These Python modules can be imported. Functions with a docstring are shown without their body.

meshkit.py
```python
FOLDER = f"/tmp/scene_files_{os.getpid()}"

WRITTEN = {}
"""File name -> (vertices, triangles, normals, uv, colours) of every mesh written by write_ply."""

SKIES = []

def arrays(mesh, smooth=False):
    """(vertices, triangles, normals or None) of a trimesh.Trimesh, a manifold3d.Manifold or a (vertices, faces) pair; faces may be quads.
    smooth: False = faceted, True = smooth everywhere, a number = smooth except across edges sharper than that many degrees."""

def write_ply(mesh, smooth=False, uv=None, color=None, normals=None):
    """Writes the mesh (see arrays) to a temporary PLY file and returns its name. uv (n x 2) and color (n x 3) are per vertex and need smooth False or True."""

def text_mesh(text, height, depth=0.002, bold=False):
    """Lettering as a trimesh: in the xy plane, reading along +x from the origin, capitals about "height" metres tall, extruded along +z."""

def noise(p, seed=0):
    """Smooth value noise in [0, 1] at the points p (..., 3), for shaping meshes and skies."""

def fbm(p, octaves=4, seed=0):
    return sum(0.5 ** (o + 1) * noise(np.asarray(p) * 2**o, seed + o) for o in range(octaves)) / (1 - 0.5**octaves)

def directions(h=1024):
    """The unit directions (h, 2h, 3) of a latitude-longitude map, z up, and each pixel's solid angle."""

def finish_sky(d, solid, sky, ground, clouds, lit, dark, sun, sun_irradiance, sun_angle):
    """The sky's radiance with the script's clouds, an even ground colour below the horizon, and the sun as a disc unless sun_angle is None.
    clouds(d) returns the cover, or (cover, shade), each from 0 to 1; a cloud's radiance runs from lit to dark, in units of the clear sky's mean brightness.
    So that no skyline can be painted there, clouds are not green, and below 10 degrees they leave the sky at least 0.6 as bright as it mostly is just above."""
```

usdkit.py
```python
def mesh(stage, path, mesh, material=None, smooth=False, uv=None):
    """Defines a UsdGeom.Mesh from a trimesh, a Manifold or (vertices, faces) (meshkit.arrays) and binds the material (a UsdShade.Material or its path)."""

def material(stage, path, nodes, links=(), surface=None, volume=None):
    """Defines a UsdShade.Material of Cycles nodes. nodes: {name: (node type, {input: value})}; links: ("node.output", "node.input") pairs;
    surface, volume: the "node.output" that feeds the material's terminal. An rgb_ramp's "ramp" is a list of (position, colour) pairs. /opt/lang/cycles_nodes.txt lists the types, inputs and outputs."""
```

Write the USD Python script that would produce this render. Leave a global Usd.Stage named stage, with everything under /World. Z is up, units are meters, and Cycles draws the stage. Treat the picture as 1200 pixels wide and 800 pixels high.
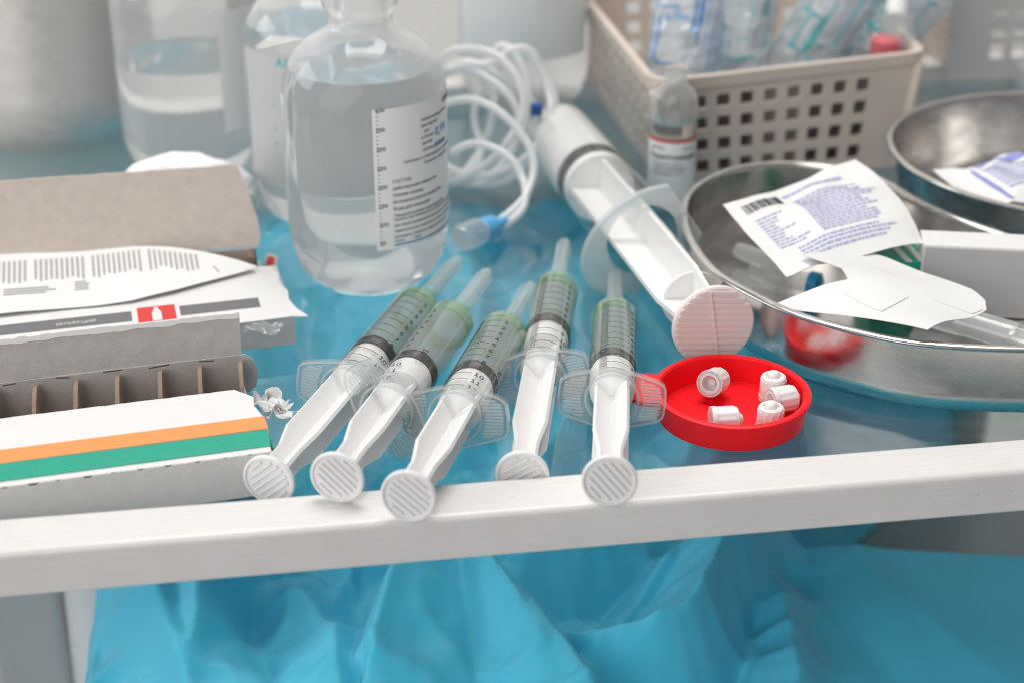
import math, random, numpy as np, trimesh, usdkit, meshkit
from math import pi, sin, cos, tan, radians, sqrt
from pxr import Usd, UsdGeom, UsdLux, UsdShade, Gf, Sdf, Vt
from shapely.geometry import Polygon, Point, box as sbox
from shapely import affinity, union_all

stage = Usd.Stage.CreateInMemory()
UsdGeom.SetStageUpAxis(stage, 'Z'); UsdGeom.SetStageMetersPerUnit(stage, 1.0)
UsdGeom.Xform.Define(stage, '/World'); UsdGeom.Scope.Define(stage, '/World/Looks')
rng = random.Random(7)

# ------------------------------------------------------------------ camera
D, PITCH, FPX = .57, radians(26.3), 1900.0        # distance to the shelf at the picture's centre, pitch, focal length in 1200ths of the width
CAM = np.array([0, -D*cos(PITCH), D*sin(PITCH)])
FW, UP = np.array([0, cos(PITCH), -sin(PITCH)]), np.array([0, sin(PITCH), cos(PITCH)])
cam = UsdGeom.Camera.Define(stage, '/World/camera')
cam.CreateHorizontalApertureAttr(36.0); cam.CreateVerticalApertureAttr(24.0); cam.CreateFocalLengthAttr(36*FPX/1200)
cam.CreateFStopAttr(8.0); cam.CreateFocusDistanceAttr(.515); cam.CreateClippingRangeAttr(Gf.Vec2f(.02, 50))
cam.CreateExposureAttr(0.0)
cam.AddTransformOp().Set(Gf.Matrix4d(1, 0, 0, 0, 0, *UP[1:], 0, 0, *(-FW)[1:], 0, *CAM, 1))

def ray(px, py): return FW + np.array([1, 0, 0])*(px-600)/FPX + UP*(400-py)/FPX
def P(px, py, z=0.0):                              # the point of the level plane z seen at a pixel of the photograph (1200 x 800)
    d = ray(px, py); return CAM + d*(z-CAM[2])/d[2]
def Q(px, py, y):                                  # the point of the upright plane y
    d = ray(px, py); return CAM + d*(y-CAM[1])/d[1]

# ------------------------------------------------------------------ light
def lamp(name, size, pos, aim, inten, col=(1, .97, .93)):
    l = UsdLux.RectLight.Define(stage, '/World/'+name)
    l.CreateWidthAttr(size[0]); l.CreateHeightAttr(size[1]); l.CreateIntensityAttr(inten); l.CreateColorAttr(Gf.Vec3f(*col))
    pos, aim = np.array(pos, float), np.array(aim, float)
    z = pos-aim; z /= np.linalg.norm(z); x = np.cross([0, 1, 0.01], z); x /= np.linalg.norm(x); y = np.cross(z, x)
    l.AddTransformOp().Set(Gf.Matrix4d(*x, 0, *y, 0, *z, 0, *pos, 1))
lamp('ceiling_lamp', (.95, .62), (.0, .36, 1.45), (0, .05, 0), 10.2)
lamp('window_light', (.5, .9), (-1.4, .15, .62), (0, .05, 0), 6.0, (.93, .97, 1))
lamp('room_light', (2.4, 1.6), (-1.0, -1.7, .75), (0, 0, 0), 2.5, (1, .975, .95))
dome = UsdLux.DomeLight.Define(stage, '/World/room_glow')

# ------------------------------------------------------------------ materials
M = {}
def mat(name, nodes, links, surface):
    M[name] = usdkit.material(stage, '/World/Looks/'+name, nodes, links, surface=surface); return M[name]
def pbr(name, col, rough=.5, var=0.0, scale=200, bump=0.0, bscale=600, **kw):
    n = {'p': ('principled_bsdf', {'base_color': col, 'roughness': rough, **kw})}; l = []
    if var or bump: n['tc'] = ('texture_coordinate', {})
    if var:
        n['nz'] = ('noise_texture', {'scale': scale, 'detail': 5.0, 'roughness': .6})
        n['rp'] = ('rgb_ramp', {'ramp': [(.25, tuple(c*(1-var) for c in col)), (.75, tuple(min(1, c*(1+var)) for c in col))]})
        l += [('tc.object', 'nz.vector'), ('nz.fac', 'rp.fac'), ('rp.color', 'p.base_color')]
    if bump:
        n['nb'] = ('noise_texture', {'scale': bscale, 'detail': 4.0}); n['b'] = ('bump', {'strength': bump, 'distance': .0006})
        l += [('tc.object', 'nb.vector'), ('nb.fac', 'b.height'), ('b.normal', 'p.normal')]
    return mat(name, n, l, 'p.BSDF')
def clear(name, tint=(1, 1, 1), milk=.1, milkcol=(.8, .8, .8), ior=1.5, rough=.06):
    n = {'t': ('transparent_bsdf', {'color': tint}), 'df': ('diffuse_bsdf', {'color': milkcol}), 'tl': ('translucent_bsdf', {'color': milkcol}),
         'dm': ('mix_closure', {'fac': .45}), 'm': ('mix_closure', {'fac': milk}), 'g': ('glossy_bsdf', {'color': (1, 1, 1), 'roughness': rough}),
         'f': ('fresnel', {'IOR': ior}), 'ge': ('geometry', {}), 'iv': ('math', {'math_type': 'subtract', 'value1': 1.0}),
         'mu': ('math', {'math_type': 'multiply'}), 'o': ('mix_closure', {})}
    l = [('df.BSDF', 'dm.closure1'), ('tl.BSDF', 'dm.closure2'), ('t.BSDF', 'm.closure1'), ('dm.closure', 'm.closure2'), ('ge.backfacing', 'iv.value2'), ('f.fac', 'mu.value1'), ('iv.value', 'mu.value2'),
         ('mu.value', 'o.fac'), ('m.closure', 'o.closure1'), ('g.BSDF', 'o.closure2')]
    return mat(name, n, l, 'o.closure')
def steel(name, col, rough, streak=0.0, metal=1.0):
    n = {'p': ('principled_bsdf', {'base_color': col, 'metallic': metal, 'roughness': rough}), 'tc': ('texture_coordinate', {}),
         'mp': ('mapping', {'scale': (1, 1, 2.5)}), 'nz': ('noise_texture', {'scale': 90.0, 'detail': 5.0}),
         'mr': ('map_range', {'from_min': .3, 'from_max': .7, 'to_min': rough*.75, 'to_max': rough*1.4}), 'b': ('bump', {'strength': .02, 'distance': .0006})}
    l = [('tc.object', 'mp.vector'), ('mp.vector', 'nz.vector'), ('nz.fac', 'mr.value'), ('mr.result', 'p.roughness'), ('nz.fac', 'b.height'), ('b.normal', 'p.normal')]
    return mat(name, n, l, 'p.BSDF')

usdkit.material(stage, '/World/Looks/room_glow', {'b': ('background_shader', {'color': (.96, .97, 1.0), 'strength': .22})}, [], surface='b.background')
UsdShade.MaterialBindingAPI.Apply(dome.GetPrim()).Bind(UsdShade.Material.Get(stage, '/World/Looks/room_glow'))

mat('rail_paint', {'p': ('principled_bsdf', {'roughness': .30}), 'tc': ('texture_coordinate', {}), 'n1': ('noise_texture', {'scale': 55.0, 'detail': 5.0}), 'r1': ('rgb_ramp', {'ramp': [(.25, (.675, .66, .648)), (.75, (.725, .712, .70))]}),
    'n2': ('noise_texture', {'scale': 420.0, 'detail': 2.0}), 'r2': ('rgb_ramp', {'ramp': [(.74, (1, 1, 1)), (.80, (.70, .67, .64))]}), 'mp': ('mapping', {'scale': (9, 160, 160)}), 'n3': ('noise_texture', {'scale': 6.0, 'detail': 3.0}),
    'r3': ('rgb_ramp', {'ramp': [(.62, (1, 1, 1)), (.72, (.965, .96, .955))]}), 'm1': ('mix', {'mix_type': 'multiply', 'fac': 1.0}), 'm2': ('mix', {'mix_type': 'multiply', 'fac': 1.0}),
    'mr': ('map_range', {'from_min': .3, 'from_max': .7, 'to_min': .22, 'to_max': .42}), 'b': ('bump', {'strength': .03, 'distance': .0006})},
    [('tc.object', 'n1.vector'), ('tc.object', 'n2.vector'), ('tc.object', 'mp.vector'), ('mp.vector', 'n3.vector'), ('n1.fac', 'r1.fac'), ('n2.fac', 'r2.fac'), ('n3.fac', 'r3.fac'), ('r1.color', 'm1.color1'), ('r2.color', 'm1.color2'), ('m1.color', 'm2.color1'), ('r3.color', 'm2.color2'), ('m2.color', 'p.base_color'),
     ('n3.fac', 'mr.value'), ('mr.result', 'p.roughness'), ('n1.fac', 'b.height'), ('b.normal', 'p.normal')], 'p.BSDF')
clear('shelf_glass', (.90, .95, .95), .008, (.55, .62, .62), 1.62, .02)
pbr('shelf_edge', (.30, .50, .45), .2)
pbr('lower_panel', (.135, .16, .168), .3, var=.06, scale=20)
pbr('wall_paint', (.74, .72, .69), .7, var=.03, scale=8)
pbr('floor_paint', (.62, .61, .59), .6, var=.04, scale=6)
pbr('added_panel_white', (.66, .69, .68), .45)
pbr('post_paint', (.42, .41, .40), .4)
pbr('white_plastic', (.80, .795, .79), .36)
pbr('cap_plastic', (.83, .80, .795), .3, subsurface_weight=.2, subsurface_scale=.001)
pbr('pink_plastic', (.76, .68, .655), .45)
pbr('tub_plastic', (.62, .63, .64), .4)
pbr('red_plastic', (.93, .004, .012), .42, specular_ior_level=.3, subsurface_weight=.1, subsurface_scale=.003, subsurface_radius=(1, .1, .1))
pbr('black_rubber', (.008, .008, .009), .42)
pbr('print_black', (.03, .03, .035), .6)
pbr('print_grey', (.38, .375, .37), .6)
pbr('print_red', (.66, .04, .035), .5)
pbr('print_blue', (.03, .24, .58), .5)
pbr('print_violet', (.36, .38, .63), .6)
pbr('band_violet', (.24, .26, .58), .6)
pbr('print_teal', (.05, .42, .45), .6)
pbr('strip_grey', (.155, .155, .16), .55, var=.05, scale=300)
pbr('stripe_orange', (.90, .30, .085), .5, var=.03, scale=250)
pbr('stripe_green', (.0, .33, .225), .5, var=.05, scale=250)
pbr('card_white', (.73, .725, .72), .55, var=.015, scale=120)
pbr('card_grey', (.47, .445, .425), .85, var=.10, scale=260, bump=.25, bscale=900)
pbr('card_beige', (.56, .485, .43), .85, var=.09, scale=240, bump=.25, bscale=900)
pbr('card_side', (.60, .59, .575), .75, var=.05, scale=220, bump=.15, bscale=700)
pbr('card_brown', (.30, .21, .165), .85, var=.12, scale=300, bump=.2)
pbr('paper', (.74, .74, .735), .6, var=.012, scale=150, bump=.06, bscale=500)
pbr('label_and_shade_grey', (.52, .52, .52), .5)  # bottle label, and painted shade on the small carton front
pbr('label_paper', (.86, .855, .845), .5)
pbr('cotton', (.87, .87, .87), .9, bump=.6, bscale=350)
pbr('basket_plastic', (.62, .53, .46), .42, var=.03, scale=60)
pbr('white_basket_plastic', (.66, .65, .635), .42, var=.03, scale=60)
pbr('blue_plastic', (.03, .30, .62), .3)
pbr('plug_red', (.60, .13, .14), .5)
pbr('shade_block', (.12, .10, .095), .6)
pbr('brown_shade_block', (.36, .31, .28), .6)
pbr('light_blue_plastic', (.10, .42, .72), .25)
pbr('dark_blue_plastic', (.01, .09, .30), .35)
pbr('needle_steel', (.6, .6, .6), .25, metallic=1.0)
steel('steel', (.68, .655, .63), .21)
steel('brushed_steel', (.70, .665, .63), .5, 0, .6)
clear('barrel_clear', (.96, .968, .96), .05, (.70, .73, .70), 1.5, .07)
clear('barrel_frost', (.93, .96, .97), .42, (.80, .83, .84), 1.48, .16)
clear('flange_clear', (.965, .975, .975), .10, (.82, .85, .85), 1.5, .08)
clear('rib_clear', (.96, .97, .97), .30, (.84, .87, .87), 1.5, .1)
clear('green_clear', (.74, .93, .78), .30, (.45, .74, .50), 1.5, .08)
clear('teal_clear', (.66, .93, .88), .45, (.42, .80, .72), 1.5, .1)
clear('cap_clear', (.95, .97, .965), .30, (.82, .86, .86), 1.5, .1)
clear('fluid_grey', (.90, .92, .90), .42, (.60, .63, .60), 1.2, .2)
clear('film', (.93, .95, .97), .30, (.84, .87, .90), 1.55, .12)
clear('blue_film', (.55, .78, .9), .45, (.35, .62, .78), 1.5, .15)
clear('tube_clear', (.93, .94, .94), .86, (.93, .93, .93), 1.45, .12)
clear('tape_film', (.95, .95, .96), .15, (.8, .8, .8), 1.5, .1)
def vessel(name, col, ior, milk, milkcol):
    mat(name, {'p': ('principled_bsdf', {'base_color': col, 'roughness': .015, 'ior': ior, 'transmission_weight': 1.0}), 'df': ('diffuse_bsdf', {'color': milkcol}), 'tl': ('translucent_bsdf', {'color': milkcol}),
               'dm': ('mix_closure', {'fac': .5}), 'o': ('mix_closure', {'fac': milk})}, [('df.BSDF', 'dm.closure1'), ('tl.BSDF', 'dm.closure2'), ('p.BSDF', 'o.closure1'), ('dm.closure', 'o.closure2')], 'o.closure')
vessel('bottle_glass', (.995, 1.0, .997), 1.34, .22, (.94, .945, .945))
vessel('vial_glass', (.99, 1.0, .995), 1.38, .16, (.90, .91, .91))
vessel('water', (.99, .998, 1.0), 1.33, .06, (.9, .92, .92))
mat('cloth_blue', {'df': ('diffuse_bsdf', {'color': (.10, .63, .85)}), 'tl': ('translucent_bsdf', {'color': (.12, .70, .90)}), 'm': ('mix_closure', {'fac': .22}),
                   'g': ('glossy_bsdf', {'color': (.8, .9, 1), 'roughness': .55}), 'f': ('layer_weight', {'blend': .22}), 'k': ('math', {'math_type': 'multiply', 'value2': .42}), 'o': ('mix_closure', {}),
                   'tc': ('texture_coordinate', {}), 'nb': ('noise_texture', {'scale': 220.0, 'detail': 3.0}), 'b': ('bump', {'strength': .12, 'distance': .001})},
    [('df.BSDF', 'm.closure1'), ('tl.BSDF', 'm.closure2'), ('f.facing', 'k.value1'), ('k.value', 'o.fac'), ('m.closure', 'o.closure1'), ('g.BSDF', 'o.closure2'),
     ('tc.object', 'nb.vector'), ('nb.fac', 'b.height'), ('b.normal', 'df.normal'), ('b.normal', 'g.normal')], 'o.closure')

# ------------------------------------------------------------------ scene helpers
used = {}
def numbered(path):
    n = used.get(path, 0); used[path] = n+1
    return path if n == 0 else '%s_%03d' % (path, n)
def tag(prim, label=None, cat=None, group=None, kind=None):
    for k, v in (('label', label), ('category', cat), ('group', group), ('kind', kind)):
        if v: prim.SetCustomDataByKey(k, v)
    return prim
def T4(o=(0, 0, 0), ex=(1, 0, 0), ey=(0, 1, 0), ez=None):
    m = np.eye(4); m[:3, 0], m[:3, 1] = ex, ey
    m[:3, 2] = np.cross(ex, ey) if ez is None else ez; m[:3, 3] = o; return m
def yaw(deg, o=(0, 0, 0)):
    a = radians(deg); return T4(o, (cos(a), sin(a), 0), (-sin(a), cos(a), 0))
def thing(name, label, cat, m=None, group=None, kind=None):
    x = UsdGeom.Xform.Define(stage, numbered('/World/'+name))
    if m is not None: x.AddTransformOp().Set(Gf.Matrix4d(*np.asarray(m).T.ravel().tolist()))
    return tag(x.GetPrim(), label, cat, group, kind)
def part(name, mesh, material, parent, smooth=False, label=None, kind=None):
    m = usdkit.mesh(stage, numbered(str(parent.GetPath())+'/'+name), mesh, M[material], smooth=smooth)
    return tag(m.GetPrim(), label, kind=kind)
def copy_of(src, name, m, label, cat, group=None):
    x = UsdGeom.Xform.Define(stage, numbered('/World/'+name)); p = x.GetPrim()
    p.GetReferences().AddInternalReference(src.GetPath()); p.SetInstanceable(True)
    x.ClearXformOpOrder(); x.AddTransformOp(opSuffix='place').Set(Gf.Matrix4d(*np.asarray(m).T.ravel().tolist()))
    return tag(p, label, cat, group)
cat_ = trimesh.util.concatenate
def mv(mesh, m): r = mesh.copy(); r.apply_transform(m); return r

# ------------------------------------------------------------------ shape helpers
def lathe(prof, seg=48, axis='z'):
    """Surface of revolution of (r, z) points; points with r = 0 close it."""
    a = np.arange(seg)*2*pi/seg; v, f = [], []; rings = []
    for r, z in prof:
        if r < 1e-9: rings.append([len(v)]); v.append((0, 0, z))
        else:
            rings.append(list(range(len(v), len(v)+seg))); v += [(r*cos(t), r*sin(t), z) for t in a]
    for A, B in zip(rings, rings[1:]):
        for i in range(seg):
            j = (i+1) % seg
            if len(A) == 1 and len(B) == 1: continue
            if len(A) == 1: f.append((A[0], B[j], B[i]))
            elif len(B) == 1: f.append((A[i], A[j], B[0]))
            else: f += [(A[i], A[j], B[j]), (A[i], B[j], B[i])]
    m = trimesh.Trimesh(np.array(v, float), np.array(f), process=False)
    if axis == 'x': m.apply_transform(T4(ex=(0, 0, -1), ey=(0, 1, 0), ez=(1, 0, 0)))
    return m
def spline(pts, n=12, closed=False):
    p = np.array(pts, float); N = len(p); out = []
    for i in range(N if closed else N-1):
        a, b, c, d = (p[(i+k) % N] if closed else p[min(max(i+k, 0), N-1)] for k in (-1, 0, 1, 2))
        for t in np.arange(n)/n:
            out.append(.5*((2*b)+(c-a)*t+(2*a-5*b+4*c-d)*t*t+(3*b-a-3*c+d)*t**3))
    if not closed: out.append(p[-1])
    return np.array(out)
def tube(pts, r, sides=12, cap=True):
    p = np.asarray(pts, float); n = len(p); r = np.broadcast_to(r, (n,)); t = np.gradient(p, axis=0); t /= np.linalg.norm(t, axis=1, keepdims=True)
    u = np.cross(t[0], [0, 0, 1.0]); u = u if np.linalg.norm(u) > .01 else np.cross(t[0], [1.0, 0, 0]); v = []
    for k in range(n):
        u = u-t[k]*(u@t[k]); u /= np.linalg.norm(u); w = np.cross(t[k], u)
        v += [p[k]+r[k]*(cos(a)*u+sin(a)*w) for a in np.arange(sides)*2*pi/sides]
    f = []
    for k in range(n-1):
        for i in range(sides):
            j = (i+1) % sides; A = k*sides; f += [(A+i, A+j, A+sides+j), (A+i, A+sides+j, A+sides+i)]
    if cap:
        v += [p[0], p[-1]]; a, b = n*sides, n*sides+1
        for i in range(sides):
            j = (i+1) % sides; f += [(a, j, i), (b, (n-1)*sides+i, (n-1)*sides+j)]
    return trimesh.Trimesh(np.array(v), np.array(f), process=False)
def ext(poly, d, z0=0.0):
    gs = getattr(poly, 'geoms', [poly]); m = cat_([trimesh.creation.extrude_polygon(g, d, engine='earcut') for g in gs if g.area > 1e-10]); m.apply_translation((0, 0, z0)); return m
def bx(x0, x1, y0, y1, z0, z1): m = trimesh.creation.box((x1-x0, y1-y0, z1-z0)); m.apply_translation(((x0+x1)/2, (y0+y1)/2, (z0+z1)/2)); return m
def rpoly(w, h, r): return sbox(-w/2+r, -h/2+r, w/2-r, h/2-r).buffer(r, quad_segs=6)
def bevel_ext(poly, d, b, steps=3):
    """Extrusion with rounded rims."""
    import manifold3d as m3
    lay = []
    for k in range(steps+1):
        a = pi/2*k/steps; lay.append((b*(1-sin(a)), b*(1-cos(a))))
    lv = [(i, z) for i, z in lay]+[(i, d-z) for i, z in reversed(lay)]
    ring = lambda q: np.array(q.exterior.coords)[:-1]
    base = ring(poly); n = len(base); v, f = [], []
    c = base.mean(0); nb = np.roll(base, -1, 0)-np.roll(base, 1, 0); nb = np.stack([nb[:, 1], -nb[:, 0]], 1); nb /= np.linalg.norm(nb, axis=1, keepdims=True)
    if not poly.exterior.is_ccw: nb = -nb
    for i, z in lv: v += [(*q, z) for q in base-nb*i]
    for k in range(len(lv)-1):
        for i in range(n):
            j = (i+1) % n; A, B = k*n, (k+1)*n; f += [(A+i, A+j, B+j), (A+i, B+j, B+i)]
    for top in (0, 1):
        k = (len(lv)-1)*n if top else 0; ci = len(v); v.append((*np.array(v)[k:k+n].mean(0)[:2], lv[-1][1] if top else 0))
        for i in range(n):
            j = (i+1) % n; f.append((ci, k+i, k+j) if top else (ci, k+j, k+i))
    m = trimesh.Trimesh(np.array(v), np.array(f), process=False)
    if not poly.exterior.is_ccw: m.invert()
    return m
def sheet(fn, nu, nv, th=.0002):
    """Thin closed sheet through fn(u, v), u and v from 0 to 1."""
    u, v = np.meshgrid(np.linspace(0, 1, nu), np.linspace(0, 1, nv), indexing='ij')
    p = np.array([fn(a, b) for a, b in zip(u.ravel(), v.ravel())], float).reshape(nu, nv, 3)
    nrm = np.cross(np.gradient(p, axis=0), np.gradient(p, axis=1)); nrm /= np.linalg.norm(nrm, axis=2, keepdims=True)+1e-15
    V = np.vstack([(p+nrm*th/2).reshape(-1, 3), (p-nrm*th/2).reshape(-1, 3)]); N = nu*nv; f = []
    I = lambda i, j: i*nv+j
    for i in range(nu-1):
        for j in range(nv-1):
            a, b, c, d = I(i, j), I(i+1, j), I(i+1, j+1), I(i, j+1)
            f += [(a, b, c), (a, c, d), (N+a, N+c, N+b), (N+a, N+d, N+c)]
    edge = [I(i, 0) for i in range(nu)]+[I(nu-1, j) for j in range(1, nv)]+[I(i, nv-1) for i in range(nu-2, -1, -1)]+[I(0, j) for j in range(nv-2, 0, -1)]
    for a, b in zip(edge, edge[1:]+edge[:1]): f += [(a, N+a, N+b), (a, N+b, b)]
    return trimesh.Trimesh(V, np.array(f), process=False)
def warp(mesh, fn):
    m = mesh.copy(); m.vertices = np.array([fn(*q) for q in m.vertices]); return m
def text(s, h, depth=.00003, bold=False, center=False):
    m = meshkit.text_mesh(s, h, depth, bold)
    if center: m.apply_translation(-np.array([*(m.bounds[0]+m.bounds[1])[:2]/2, 0]))
    return m
def around(mesh, R):
    """Flat print wrapped on a cylinder about the local x axis: its x runs round, its y along."""
    m = warp(mesh, lambda x, y, z: (y, -(R+z)*sin(x/R), (R+z)*cos(x/R))); return m
def ragged(x0, x1, y, amp, seed, n=60, f=400):
    xs = np.linspace(x0, x1, n); nz = meshkit.fbm(np.stack([xs*f, np.full(n, seed*3.7), np.zeros(n)], 1), 4, seed)
    return [(a, y+amp*(b-.5)*2) for a, b in zip(xs, nz)]
def card(poly, th, o, ex, ey): return mv(ext(poly, th, -th/2), T4(o, ex, ey))

# ================================================================== SETTING
wall = usdkit.mesh(stage, '/World/wall', bx(-1.6, 1.6, .95, .98, -.9, .95), M['wall_paint']); tag(wall.GetPrim(), 'plain pale grey wall behind the trolley', kind='structure')
floor = usdkit.mesh(stage, '/World/floor', bx(-1.6, 1.6, -1.0, .95, -.92, -.9), M['floor_paint']); tag(floor.GetPrim(), 'grey floor below the trolley', kind='structure')

# ------------------------------------------------------------------ the trolley
RT = .0088
rl, rr = P(0, 605.4, RT), P(1200, 511.5, RT)
ud = (rr-rl)[:2]; ud /= np.linalg.norm(ud); RA = math.degrees(math.atan2(ud[1], ud[0]))
RO = P(600, 560.5, RT); RO[2] = 0
TR = yaw(RA, RO)                                    # trolley frame: x along the front rail, y to the back, z = 0 at the glass
trolley = thing('instrument_trolley', 'white framed trolley with a clear glass shelf over a lower shelf, carrying everything in view', 'trolley', TR)
RW, RH = .0176, .0152
def rail_mesh(L, r=.0022):
    pts = []
    for cx, cz, a0 in ((-RW+r, RT-r, 90), (-RW+r, RT-RH+r*.6, 180), (-.0008, RT-RH+.0008, 270), (-.0008, RT-.0008, 0)):
        rr_ = r if a0 == 90 else (r*.6 if a0 == 180 else .0008)
        pts += [(cx+rr_*cos(radians(a0+t)), cz+rr_*sin(radians(a0+t))) for t in np.linspace(0, 90, 8)]
    m = ext(Polygon(pts), L); return mv(m, T4((-L/2, 0, 0), (0, 1, 0), (0, 0, 1), (1, 0, 0)))
SD = .375
part('front_rail', rail_mesh(.64), 'rail_paint', trolley, 35)
part('back_rail', mv(rail_mesh(.64), T4((0, SD, 0), (-1, 0, 0), (0, -1, 0))), 'rail_paint', trolley, 35)
gl = part('glass_shelf', bx(-.32, .32, .0004, SD-.0004, -.005, 0), 'shelf_glass', trolley)
for s in (-1, 1):
    part('side_rail', bx(s*.3305-.0095, s*.3305+.0095, -RW, SD+RW, RT-RH, RT), 'rail_paint', trolley)
for x, y in ((-.327, SD+.006), (.327, SD+.006), (.327, -.006)):
    part('post', mv(lathe([(0, -.88), (.011, -.88), (.011, RT-.001-RH), (0, RT-.001-RH)], 24), T4((x, y, 0))), 'post_paint', trolley, 40)
pq = np.linalg.inv(TR) @ np.array([-.206, .060, 0, 1])
part('post', mv(bevel_ext(rpoly(.034, .034, .006), .87, .001, 2), T4((pq[0], pq[1], -.88))), 'post_paint', trolley, 40)
part('back_panel', bx(-.325, .325, SD+.0185, SD+.0200, -.2155, RT-RH-.0005), 'added_panel_white', trolley)  # added panel, brightens what the glass shelf and bottles show
part('lower_shelf', bx(-.33, .33, -.01, SD+.02, -.226, -.216), 'lower_panel', trolley)

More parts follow.
